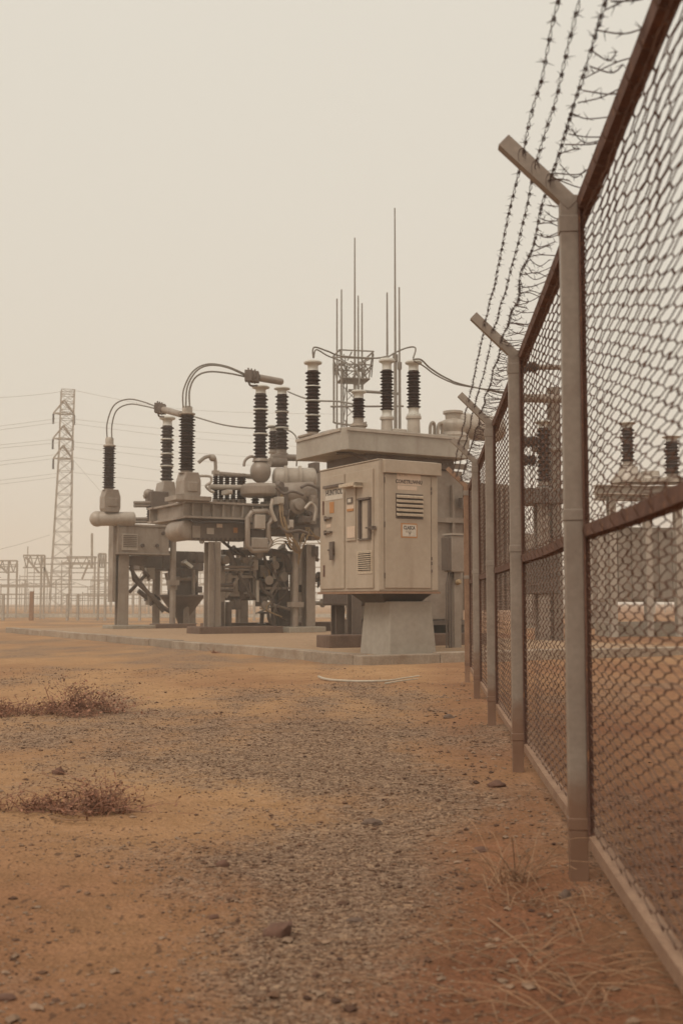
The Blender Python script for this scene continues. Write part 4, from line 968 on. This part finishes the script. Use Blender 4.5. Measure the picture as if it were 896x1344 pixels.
cable('jumper_cable', 'cable dropping in a hook beside the slim rear bushing', [(373, 563, 31.5), (384, 568, 31), (390, 580, 30.8), (389, 612, 30.8)], .022)
cable('jumper_cable', 'upper cable leaving the banded bushing towards the lattice basket', [(411, 470, 22.9), (412, 456, 22.9), (430, 461, 23), (447, 467, 23.2), (490, 470, 22.6), (506, 468, 22.4)], .017)
cable('jumper_cable', 'lower cable leaving the banded bushing towards the lattice basket', [(411.5, 470, 22.9), (415, 459, 22.9), (430, 467, 23), (452, 476, 23), (470, 490, 22.5), (470, 512, 22.1)], .015)
cable('jumper_cable', 'thin cable rising between the two bushings nearest the lid front', [(507, 470, 22.3), (520, 462, 22.4), (536, 456, 22.4), (545, 457, 22.3), (542, 470, 22.2)], .016)
cable('jumper_cable', 'upper cable sagging from the right lid bushing toward the fence', [(542, 472, 22.2), (552, 472, 22.4), (564, 483, 22.8), (585, 496, 23.4), (612, 506, 24.2), (690, 522, 26)], .018)
cable('jumper_cable', 'lower cable sagging from the right lid bushing toward the fence', [(543, 474, 22.2), (555, 480, 22.4), (570, 491, 22.8), (590, 501, 23.4), (612, 507, 24.2), (700, 520, 26)], .015)
def clampset(label, u0, v0, u1, v1, d0, d1):
    a, b = wpt(u0, v0, d0), wpt(u1, v1, d1)
    t = thing('bus_connector', label, 'connector', a)
    b = b - a; m = MB(); m.cyl(b * .25, b, .10, .095, 14); m.build('bar_tube', 'grey', t)
    m = MB(); m.cyl(b * .02, b * .3, .12, .12, 12)
    for f in (.05, .14, .24): m.box(b * f, (.2, .24, .3)); m.cyl(b * f + Vector((0, -.1, -.2)), b * f + Vector((0, -.1, .2)), .025, n=6)
    m.tube(spline([b * .05 + Vector((0, 0, -.1)), b * .1 + Vector((0, 0, -.25)), b * .3 + Vector((0, 0, -.22))], 5), .03, 7); m.build('clamp', 'grey_dark', t, bevel=.02)
clampset('clamped connector bar on the arc above the leftmost bushings', 206, 535, 238, 544, 35.2, 33.5)
clampset('clamped connector bar above the globe housing bushing', 324, 493, 369, 501, 30.3, 31.4)

# ------------------------------------------------------------------ lightning rods and lattice basket behind the transformer
def rod(u, vt, vb, d, label, r=.03, tip=.02):
    p = wpt(u, vb, d); q = wpt(u, vt, d); b = Vector((p.x, p.y, 0)); h = q.z
    t = thing('lightning_rod', label, 'rod', b, 0, 'lightning rods behind the transformer')
    m = MB(); m.cyl((0, 0, 0), (0, 0, p.z), r * 2.1, r * 1.4, 10); m.build('mast', 'aerial', t)
    m = MB(); m.cyl((0, 0, p.z), (0, 0, h), r, tip, 8); m.build('spike', 'aerial', t)
    m = MB(); m.cyl((0, 0, p.z - .1), (0, 0, p.z + .1), r * 2.4, n=10); m.build('collar', 'aerial', t)
rod(442, 392, 600, 33, 'short leftmost lightning rod left of the lattice basket'); rod(448, 380, 600, 33.4, 'lightning rod second from left, slightly taller than the leftmost')
rod(465.5, 312, 500, 36, 'second tallest lightning rod rising above the lattice basket', .034); rod(470, 388, 500, 35, 'lightning rod just right of the second tallest one', .03); rod(475, 398, 500, 35.4, 'shortest lightning rod over the right of the lattice basket', .03)
rod(508, 384, 475, 31, 'short lightning rod left of the tallest rod'); rod(518.5, 273, 470, 32, 'tallest lightning rod of all, rising over the front bushings', .032, .018); rod(524, 377, 480, 31.5, 'lightning rod just right of the tallest rod', .027)
bw = wpt(463, 560, 34.2); BF = Frame(bw.x, bw.y, R(12))
bt = thing('lattice_mast', 'steel lattice mast with a square wire basket behind the bushings', 'mast', (bw.x, bw.y, 0), R(12))
def bz(v): return BF.hit(463, v, y=0).z
m = MB(); rr = random.Random(4); s_ = .24; z = 0.0
while z < bz(500) - .1:
    z2 = z + .5
    for (a, b) in (((-1, -1), (1, -1)), ((1, -1), (1, 1)), ((1, 1), (-1, 1)), ((-1, 1), (-1, -1))):
        m.bar((a[0] * s_, a[1] * s_, z), (b[0] * s_, b[1] * s_, z2), .02); m.bar((a[0] * s_, a[1] * s_, z), (a[0] * s_, a[1] * s_, z2), .035)
    z = z2
m.build('lattice_shaft', 'aerial', bt)
m = MB(); W_ = .52; z0, z1 = bz(500), bz(465)
for zz, q in ((z0, .80), ((z0 + z1) / 2, .95), (z1, 1.0)):
    for a, b in (((-1, -1), (1, -1)), ((1, -1), (1, 1)), ((1, 1), (-1, 1)), ((-1, 1), (-1, -1))): m.bar((a[0] * W_ * q, a[1] * W_ * q, zz), (b[0] * W_ * q, b[1] * W_ * q, zz), .035)
for i in range(34):
    a = rr.uniform(-1, 1) * W_; b = a + rr.uniform(-.4, .4); y = rr.choice((-1, 1)) * W_ * rr.uniform(.5, 1)
    m.bar((a, y, rr.uniform(z0, z1 - .2)), (max(-W_, min(W_, b)), y + rr.uniform(-.2, .2), rr.uniform(z0 + .3, z1)), .026)
for x in (-.5, .5):
    for y in (-.5, .5): m.bar((x * .8, y * .8, z0), (x, y, z1), .03)
for i in range(7): m.bar((-W_ * .8, -W_ * .8 + i * .14, z0), (W_ * .8, -W_ * .8 + i * .14, z0), .05, .02)
m.build('wire_basket', 'aerial', bt)
m = MB(); m.tube(spline([(-.65, -.3, bz(555)), (-.6, -.3, bz(558)), (0, -.3, bz(560)), (.35, -.3, bz(556))], 5), .03, 7); m.tube([(-.75, -.3, bz(537)), (1.5, -.3, bz(533))], .03, 7); m.tube([(-.2, -.3, bz(515)), (1.4, -.3, bz(517))], .045, 7); m.tube([(-.64, -.25, bz(470)), (-.64, -.25, bz(555))], .03, 7); m.build('cross_arm', 'aerial', bt)

# ------------------------------------------------------------------ yard beyond the fence on the right
ow = gpt(823, 836); OF_ = Frame(ow.x, ow.y, R(12))
rt = thing('insulator_rack', 'grey rack with two dark insulators seen through the nearest fence bay', 'rack', (ow.x, ow.y, 0), R(12))
def O(u, v, y=0.0): return OF_.hit(u, v, y=y)
for u in (803, 850, 890, 930):
    for y in (0, 1.6): h_column(O(u, 760, y).x, y, .03, O(u, 645, 0).z, .2).build('column', 'grey_light', rt)
for y in (-.1, 1.6): i_beam_x(O(780, 640, y).x, O(950, 640, y).x, y, O(823, 650).z, O(823, 638).z, .34).build('beam', 'grey_light', rt)
bushing(rt, OF_, 823, .1, 562, 606, 9.5, 9, 'flare', 8, 6); bushing(rt, OF_, 881, .1, 580, 622, 10.5, 9, 'flare', 8, 6); bushing(rt, OF_, 935, .1, 575, 615, 10, 9, 'flare', 8, 6)
for u, v in ((824, 612), (881, 626), (852, 618)):
    a = O(u, v, .1); m = MB(); m.lathe([(.5, O(u, 634).z + .002), (.5, O(u, 634).z + .1), (.28, a.z - .15), (.26, a.z - .02)], (a.x, .1, 0), n=20); m.build('pedestal', 'grey_light', rt)
m = MB(); m.mm(O(796, 700, .5).x, O(940, 700, .5).x, .5, 1.2, O(823, 790).z, O(823, 690).z); m.build('oil_tank', 'grey_light', rt, bevel=.05)
m = MB()
for i in range(8): x = O(800 + i * 18, 700, .3).x; m.mm(x - .12, x + .12, .42, .49, O(823, 786).z, O(823, 696).z)
m.build('cooling_fin', 'grey_light', rt)
m = MB(); m.mm(O(796, 700, .4).x, O(940, 700, .4).x, .3, 1.3, -.1, .4); m.build('footing', 'concrete', rt)
dw = gpt(712, 842); DF = Frame(dw.x, dw.y, R(12))
dt = thing('disconnect_switch', 'dark switch stand with stacked horizontal insulators behind the second fence bay', 'switch', (dw.x, dw.y, 0), R(12))
def D(u, v, y=0.0): return DF.hit(u, v, y=y)
h_column(0, 0, .03, D(712, 640).z, .3).build('column', 'grey', dt)
h_column(D(745, 700).x, .8, .03, D(712, 500).z, .25).build('column', 'grey', dt)
bushing(dt, DF, 713, 0, 562, 632, 10, 12, 'flare', 10, 6)
def hins(u0, u1, v, r, y=0):
    a, b = D(u0, v, y), D(u1, v, y); L = (b - a).length
    m = MB(); m.lathe(shed_profile(0, L, r * .6, r, max(3, int(L / .09))), a, b - a, 16); m.build('line_insulator', 'porcelain', dt)
hins(687, 704, 482, .16); hins(686, 706, 580, .16); hins(687, 702, 604, .15)
m = MB(); m.tube([D(660, 522), D(760, 524)], .11, 10); m.tube([D(704, 482), D(745, 482, .6)], .07, 10); m.tube([D(700, 590), D(745, 590, .6)], .07, 10); m.tube([D(684, 462), D(684, 640)], .05, 8); m.build('bus_tube', 'grey', dt)
m = MB(); m.mm(D(685, 660).x, D(735, 660).x, -.3, .6, D(712, 662).z, D(712, 642).z); m.build('head_plate', 'grey_dark', dt, bevel=.03); m = MB(); m.mm(D(690, 720).x, D(730, 720).x, -.2, .4, D(712, 780).z, D(712, 720).z); m.build('operating_box', 'grey_dark', dt, bevel=.03)
# a bank of grey tanks further back on that side
kt = gpt(780, 826); KF = Frame(kt.x, kt.y, R(12))
for i, (u0, u1, v0, lab) in enumerate(((690, 735, 700, 'grey finned tank behind the dark switch stand beyond the fence'), (770, 800, 690, 'slim grey cubicle beyond the fence beside the insulator rack'))):
    a, b = KF.hit(u0, 760, y=2.0), KF.hit(u1, 760, y=2.0); o_ = KF.world(a)
    t = thing('yard_cubicle', lab, 'cubicle', (o_.x, o_.y, 0), R(12)); W_ = b.x - a.x; z1 = KF.hit(u0, v0, y=2.0).z
    m = MB(); m.mm(0, W_, 0, 1.2, .15, z1); bo = m.build('case', 'grey', t, bevel=.03)
    m = MB(); m.mm(.06, W_ - .06, -.025, -.002, .4, z1 - .2); dd = m.build('door', 'grey', t, bevel=.01)
    m = MB(); m.mm(W_ * .75, W_ * .8, -.06, -.026, 1.1, 1.35); m.build('handle', 'black', dd)
    m = MB(); m.mm(-.1, W_ + .1, -.1, 1.3, -.05, .149); m.build('base', 'concrete', t)
    m = MB()
    for q in range(max(2, int(W_ / .3))): m.mm(.1 + q * .3, .16 + q * .3, -.12, -.03, .6, z1 - .4)
    m.build('fin', 'grey_light', t)

# ------------------------------------------------------------------ far left: pylon, gantries, posts, lines
def lattice_tower(name, label, u_base, v_base_w, d, v_top, w_base, w_top, arms, cat='pylon', shift=0.0):
    k = d / F_PX; p = wpt(u_base, 790, d)
    t = thing(name, label, cat, (p.x, p.y, 0), R(18)); Ht = wpt(u_base, v_top, d).z
    m = MB(); wb, wt_ = w_base * k / 2, w_top * k / 2; n = 20
    def cor(f, c):
        h_ = f ** .86; w_ = wb + (wt_ - wb) * min(1, f / .72); return Vector((c[0] * w_ + shift * k * f, c[1] * w_, Ht * f))
    cs = ((-1, -1), (1, -1), (1, 1), (-1, 1)); fs = [1 - (1 - i / n) ** 1.25 for i in range(n + 1)]
    for i in range(n):
        for a in range(4):
            b = (a + 1) % 4
            m.bar(cor(fs[i], cs[a]), cor(fs[i + 1], cs[a]), .07)
            m.bar(cor(fs[i], cs[a]), cor(fs[i + 1], cs[b]), .036); m.bar(cor(fs[i], cs[b]), cor(fs[i + 1], cs[a]), .036)
            m.bar(cor(fs[i + 1], cs[a]), cor(fs[i + 1], cs[b]), .05)
    m.build('lattice_body', 'lattice', t)
    for (v, du0, du1) in arms:
        z = wpt(u_base, v, d).z; m = MB()
        for s_ in (-1, 1):
            m.bar((du0 * k, 0, z), (0, s_ * wt_, z + .0), .10); m.bar((du0 * k, 0, z), (0, s_ * wt_, z + 1.2), .10)
            m.bar((du1 * k, 0, z), (0, s_ * wt_, z), .10); m.bar((du1 * k, 0, z), (0, s_ * wt_, z + 1.2), .10)
        o = m.build('cross_arm', 'lattice', t); m = MB()
        for du in (du0, du1): m.lathe(shed_profile(z - 1.0, z - .05, .06, .13, 8), (du * k, 0, 0), n=8)
        m.build('insulator_string', 'porcelain', o)
    return t
lattice_tower('lattice_pylon', 'tall pale lattice pylon fading into haze at far left', 79, 0, 105, 512, 27, 17, ((543, -13, 14), (576, -13, 13), (602, -12, 13)), shift=5)
def gantry(label, us, vt, d, beam=None, extra=()):
    p = wpt(us[0], 790, d); t = thing('line_gantry', label, 'gantry', (p.x, p.y, 0), 0, 'far hazy gantries')
    for u in us:
        q = wpt(u, vt, d); m = MB(); x = q.x - p.x
        m.bar((x, 0, -.1), (x, 0, q.z), .10); m.build('post', 'lattice', t)
    b0, b1 = beam or (us[0], us[-1]); a, b = wpt(b0, vt, d), wpt(b1, vt, d); m = MB()
    m.bar((a.x - p.x, 0, a.z), (b.x - p.x, 0, b.z), .09); m.bar((a.x - p.x, 0, a.z - .7), (b.x - p.x, 0, b.z - .7), .07); n = 6
    for i in range(n): m.bar((a.x - p.x + (b.x - a.x) * i / n, 0, a.z - (.7 if i % 2 else 0)), (a.x - p.x + (b.x - a.x) * (i + 1) / n, 0, a.z - (0 if i % 2 else .7)), .05)
    for (u, v0, u1, v1) in extra:
        c, e = wpt(u, v0, d), wpt(u1, v1, d); m.bar((c.x - p.x, 0, c.z), (e.x - p.x, 0, e.z), .1)
    m.build('cross_beam', 'lattice', t)
gantry('small far gantry at the left edge of the picture', (12, 23), 736, 70, (-6, 23), ((0, 742, 10, 752),))
gantry('far gantry with a cantilever beam just left of the pylon foot', (55, 59), 729, 66, (31, 59), ((34, 731, 52, 752), (59, 745, 66, 770)))
gantry('far two post gantry right of the pylon foot', (92, 125), 731, 72, (88, 127), ((108, 760, 118, 735),))
gantry('far narrow gantry beside the leftmost breaker', (130, 139), 727, 60, None, ((121, 700, 121, 745),))
gantry('far gantry behind the leftmost breaker legs', (176, 196, 212), 748, 75)
gantry('very pale wide gantry low behind the pylon', (-30, 34, 74, 146), 761, 110)
# far fence and its posts
p = wpt(42, 790, 60); ff = thing('wire_fence', 'low hazy post and wire fence across the far yard', 'fence', (p.x, p.y, 0), R(-4))
for i, u in enumerate((-60, -22, 4, 42, 90, 104, 140, 186, 240, 290, 336)):
    q = wpt(u, 782, 60); x = q.x - p.x; m = MB(); m.box((x, x * math.tan(R(4)) * 0, .65), (.22 if u == 42 else .13, .13, 1.5 if u != 42 else 1.75), None, .9); m.build('post', 'rust_pale' if u == 42 else 'lattice', ff)
m = MB()
for z in (.35, .75, 1.15, 1.38): m.bar((-5.2, 0, z), (14, 0, z), .035)
for i in range(80): x = -5 + i * .23; m.bar((x, 0, .1), (x, 0, 1.35), .014)
m.build('wire_mesh', 'lattice', ff)
a = gpt(-60, 810.5); m = MB(); m.mm(-22, 30, -.3, .3, -.05, .22); o = m.build('low_wall', 'pale_wall', loc=(-24, 72, 0)); tag(o, 'long low pale wall line at the far edge of the yard', 'wall')
# distant mass of scrub and steel that reads as a band
m = MB(); rr = random.Random(9)
for i in range(150):
    x = rr.uniform(-70, 40); y = rr.uniform(95, 150); h = rr.choice((2.5, 3.5, 4.5, 6)) * rr.uniform(.7, 1.2)
    m.bar((x, y, -.1), (x, y, h), .075)
    if rr.random() < .6: m.bar((x, y, h - .2), (x + rr.uniform(3, 9), y, h - .2), .12)
    if rr.random() < .5: m.bar((x, y, h * .6), (x + rr.uniform(2, 9), y, h * .6), .08)
tag(m.build('far_yard_steelwork', 'lattice'), 'hazy mass of thin steel frames on the horizon behind the pylon', 'steelwork', None, 'stuff')
def line(pts, label, r=.014, group='overhead power lines'):
    p = spline([wpt(*q) for q in pts], 8); b = MB(); b.tube(p, r, 5); tag(b.build('power_line', 'lattice', origin=p[0]), label, 'power line', group)
LL = 'thin overhead line running from the hazy pylon out past the left edge'
for va, vb in ((549, 560), (554, 565), (576, 584), (581, 588), (596, 606), (601, 611), (621, 631), (626, 636)): line([(78, va, 104), (30, (va + vb) / 2 + 1, 92), (-40, vb + 4, 78)], LL)
line([(66, 702, 104), (20, 716, 90), (-40, 730, 75)], 'lowest overhead line sloping down to the left edge under the others')
line([(96, 512, 104), (40, 519, 92), (-40, 524, 78)], 'topmost overhead line left of the pylon tip')
RL = 'thin overhead line running right from the hazy pylon behind the bushings'
for va, vb, vc in ((512, 538, 552), (550, 566, 590), (556, 575, 600), (580, 594, 618), (586, 604, 630), (600, 622, 650), (620, 636, 660)): line([(95, va, 105), (250, vb, 112), (470, vc - 8, 120)], RL)
line([(93, 600, 105), (128, 640, 90), (150, 668, 80)], 'slack dropper wire slanting down from the pylon to the leftmost breaker')

# ------------------------------------------------------------------ dead plants, sticks, rocks
def bush(name, label, c, wx, wy, hgt, n, seed, m_='twig', cat='dead bush', thick=.0027):
    r_ = random.Random(seed); m = MB()
    hubs = [(r_.gauss(0, wx * .42), r_.gauss(0, wy * .35), r_.uniform(.35, 1.1)) for _ in range(9)]
    for i in range(n):
        hx, hy, hk = r_.choice(hubs) if r_.random() < .85 else (r_.gauss(0, wx * .55), r_.gauss(0, wy * .5), .3)
        bx, by = hx + r_.gauss(0, wx * .13), hy + r_.gauss(0, wy * .13); bz_ = ground_z(c.x + bx, c.y + by)
        env = max(.15, 1 - (bx / wx) ** 2 * .6) * hgt * r_.uniform(.3, 1.15) * hk
        a = r_.random() * 6.283; sp = r_.uniform(.3, 1.5) * hgt
        p = [Vector((bx, by, bz_ - .01)), Vector((bx + math.cos(a) * sp * .3, by + math.sin(a) * sp * .3, bz_ + env * .55)), Vector((bx + math.cos(a + .5) * sp * .8, by + math.sin(a + .5) * sp * .8, bz_ + env * r_.uniform(.6, 1)))]
        p = [q_ + Vector((r_.gauss(0, .012), r_.gauss(0, .012), 0)) for q_ in p]; pts = spline(p, 4); m.tube(pts, thick, 3, thick * .4)
        for _ in range(3):
            q = pts[r_.randrange(3, len(pts))]; d = Vector((r_.uniform(-1, 1), r_.uniform(-1, 1), r_.uniform(-.3, .9))).normalized() * r_.uniform(.015, .05) * (hgt / .2)
            m.tube([q, q + d * .5 + Vector((0, 0, .004)), q + d], thick * .6, 3, thick * .25)
            e = q + d; s = r_.uniform(.005, .013) * (hgt / .2); t1 = Vector((r_.uniform(-1, 1), r_.uniform(-1, 1), r_.uniform(-1, 1))).normalized() * s; t2 = t1.orthogonal().normalized() * s * .6
            m.add([e - t1, e + t2, e + t1, e - t2], [(0, 1, 2, 3)])
    o = m.build(name, m_, loc=(c.x, c.y, 0)); return tag(o, label, cat)
c = gpt(100, 936); bush('dead_bush', 'dark dead bush with one tall sprig, farther back at left', c, .42, .22, .30, 230, 1)
c = gpt(22, 940); bush('dead_bush', 'low matted dead scrub running off the left edge', c, .5, .22, .22, 200, 2)
m = MB(); c = gpt(66, 930); m.tube(spline([(0, 0, 0), (-.01, 0, .08), (-.035, 0, .15), (-.05, .01, .19)], 4), .004, 4); m.tube([(-.035, 0, .15), (-.01, 0, .20)], .003, 4)
tag(m.build('twig', 'twig', loc=c), 'single bent twig standing up from the farther dead bush', 'twig')
c = gpt(118, 1066); bush('dead_bush', 'small dark dead bush nearest the viewer at left', c, .20, .12, .19, 150, 3)
c = gpt(40, 1064); bush('dead_bush', 'sparse dry scrub at the left edge beside the near dead bush', c, .2, .1, .13, 70, 4)
for lab, u, v, n, sd_ in (('tiny dark weed tuft against the kerb', 281, 857, 26, 31), ('tiny weed tuft near the left kerb stretch', 205, 846, 20, 32)): bush('weed_tuft', lab, gpt(u, v), .12, .06, .12, n, sd_, 'twig', 'weed', .004)
def sprays(name, label, c, n, L0, L1, seed, lie=.5, sx_=.12, m_='straw', thick=.002, lean=None):
    r_ = random.Random(seed); m = MB()
    for i in range(n):
        bx, by = r_.gauss(0, sx_), r_.gauss(0, sx_); g = ground_z(c.x + bx, c.y + by); L = r_.uniform(L0, L1); a = r_.random() * 6.283 if lean is None else lean + r_.gauss(0, .5)
        up = r_.uniform(.1, 1) * (1 - lie) + .05; d = Vector((math.cos(a), math.sin(a), 0))
        p = [Vector((bx, by, g - .005)), Vector((bx, by, g)) + d * L * .45 + Vector((0, 0, L * up * .7)), Vector((bx, by, g)) + d * L * .9 + Vector((0, 0, max(.004, L * up * r_.uniform(.2, 1.0))))]
        m.tube(spline(p, 5), thick * r_.uniform(.6, 1.2), 4, thick * .35)
    return tag(m.build(name, m_, loc=(c.x, c.y, 0)), label, 'dry grass')
sprays('dry_grass_tuft', 'upright pale dry grass sprig left of the nearest fence post', gpt(668, 1165), 46, .14, .32, 1, .12, .04)
sprays('dry_grass_tuft', 'flattened straw strands lying in the corner under the fence', gpt(705, 1270), 60, .14, .40, 2, .82, .15)
sprays('dry_grass_tuft', 'tangled dry stalks around the foot of the nearest fence post', gpt(712, 1195), 55, .06, .22, 3, .6, .1)
sprays('dry_grass_tuft', 'blurred straw heap nearest the viewer along the fence', gpt(760, 1318), 64, .10, .3, 5, .75, .15)
def stick(label, pts, r, m_='stick', name='stick'):
    p = spline([gpt(u, v, z) for u, v, z in pts], 6); m = MB(); m.tube(p, r, 6, r * .5)
    tag(m.build(name, m_, origin=p[0]), label, 'stick')
stick('bleached white stick lying on the soil in front of the kerb', [(418, 888, .03), (432, 892, .02), (470, 894, .02), (510, 893, .03), (530, 890, .03), (550, 887, .05)], .016)
stick('short bleached branch stub beside the long white stick', [(505, 897, .02), (530, 893, .04), (548, 891, .03)], .011)
stick('thin curved pale stalk lying before the near dead bush', [(66, 1072, .01), (90, 1076, .012), (122, 1076, .012)], .005, 'straw')
stick('slender reddish stick right of the near dead bush', [(150, 1064, .01), (172, 1064, .015), (196, 1066, .01)], .005, 'rust_pale')
stick('long straw stem crossing the dirt left of the fence corner', [(640, 1205, .01), (690, 1245, .03), (735, 1290, .015), (790, 1330, .01)], .003, 'straw')
def rock(label, u, v, wpx, asp, seed, m_='rock', peak=0.0):
    c = gpt(u, v); k = c.y / F_PX; r_ = wpx * k / 2; q = random.Random(seed); m = MB(); m.ball((0, 0, 0), 1.0, (1, 1, 1), 14, 9)
    off = Vector((seed * 3.7, 0, 0)); out_ = []
    for p in m.v:
        P_ = Vector(p); d = 1 + .38 * noise.noise(P_ * 1.4 + off) + .16 * noise.noise(P_ * 3.5 + off)
        x, y, z = P_.x * d, P_.y * d * .8, P_.z * d
        if peak and x > .35 and z > -.2: z += peak * (x - .35)
        out_.append((x * r_, y * r_, z * r_ * asp + r_ * asp * .25))
    m.v = out_; o = m.build('rock', m_, loc=(c.x, c.y, ground_z(c.x, c.y))); tag(o, label, 'rock')
rock('leaf shaped red brown rock with a raised tip in the centre foreground', 364, 1230, 36, .62, 1, 'rock', 1.25)
rock('flat dark pebble right of the leaf shaped rock', 466, 1208, 22, .35, 2, 'rock_grey')
rock('angular reddish rock up and left of the leaf shaped rock', 293, 1140, 17, .6, 3)
rock('small reddish pebble midway left of the leaf shaped rock', 281, 1204, 13, .6, 4)
rock('rounded brown rock beside the dry grass sprig', 630, 1120, 22, .45, 5)
rock('dark clod lying near the nearest post foot', 741, 1192, 18, .8, 6, 'rock_grey')
rock('low clod at the bottom left corner', 8, 1313, 24, .4, 7)
rock('dark stone by the second fence post', 652, 1040, 24, .5, 8, 'rock')
rock('orange brown clod above the near dead bush', 77, 1018, 15, .8, 9)
rock('dark clod at the foot of the third fence post', 588, 942, 14, .5, 10, 'rock_grey')
rock('long flat dirty stone at right edge of the gravel lane', 488, 1078, 26, .35, 12, 'rock_grey')
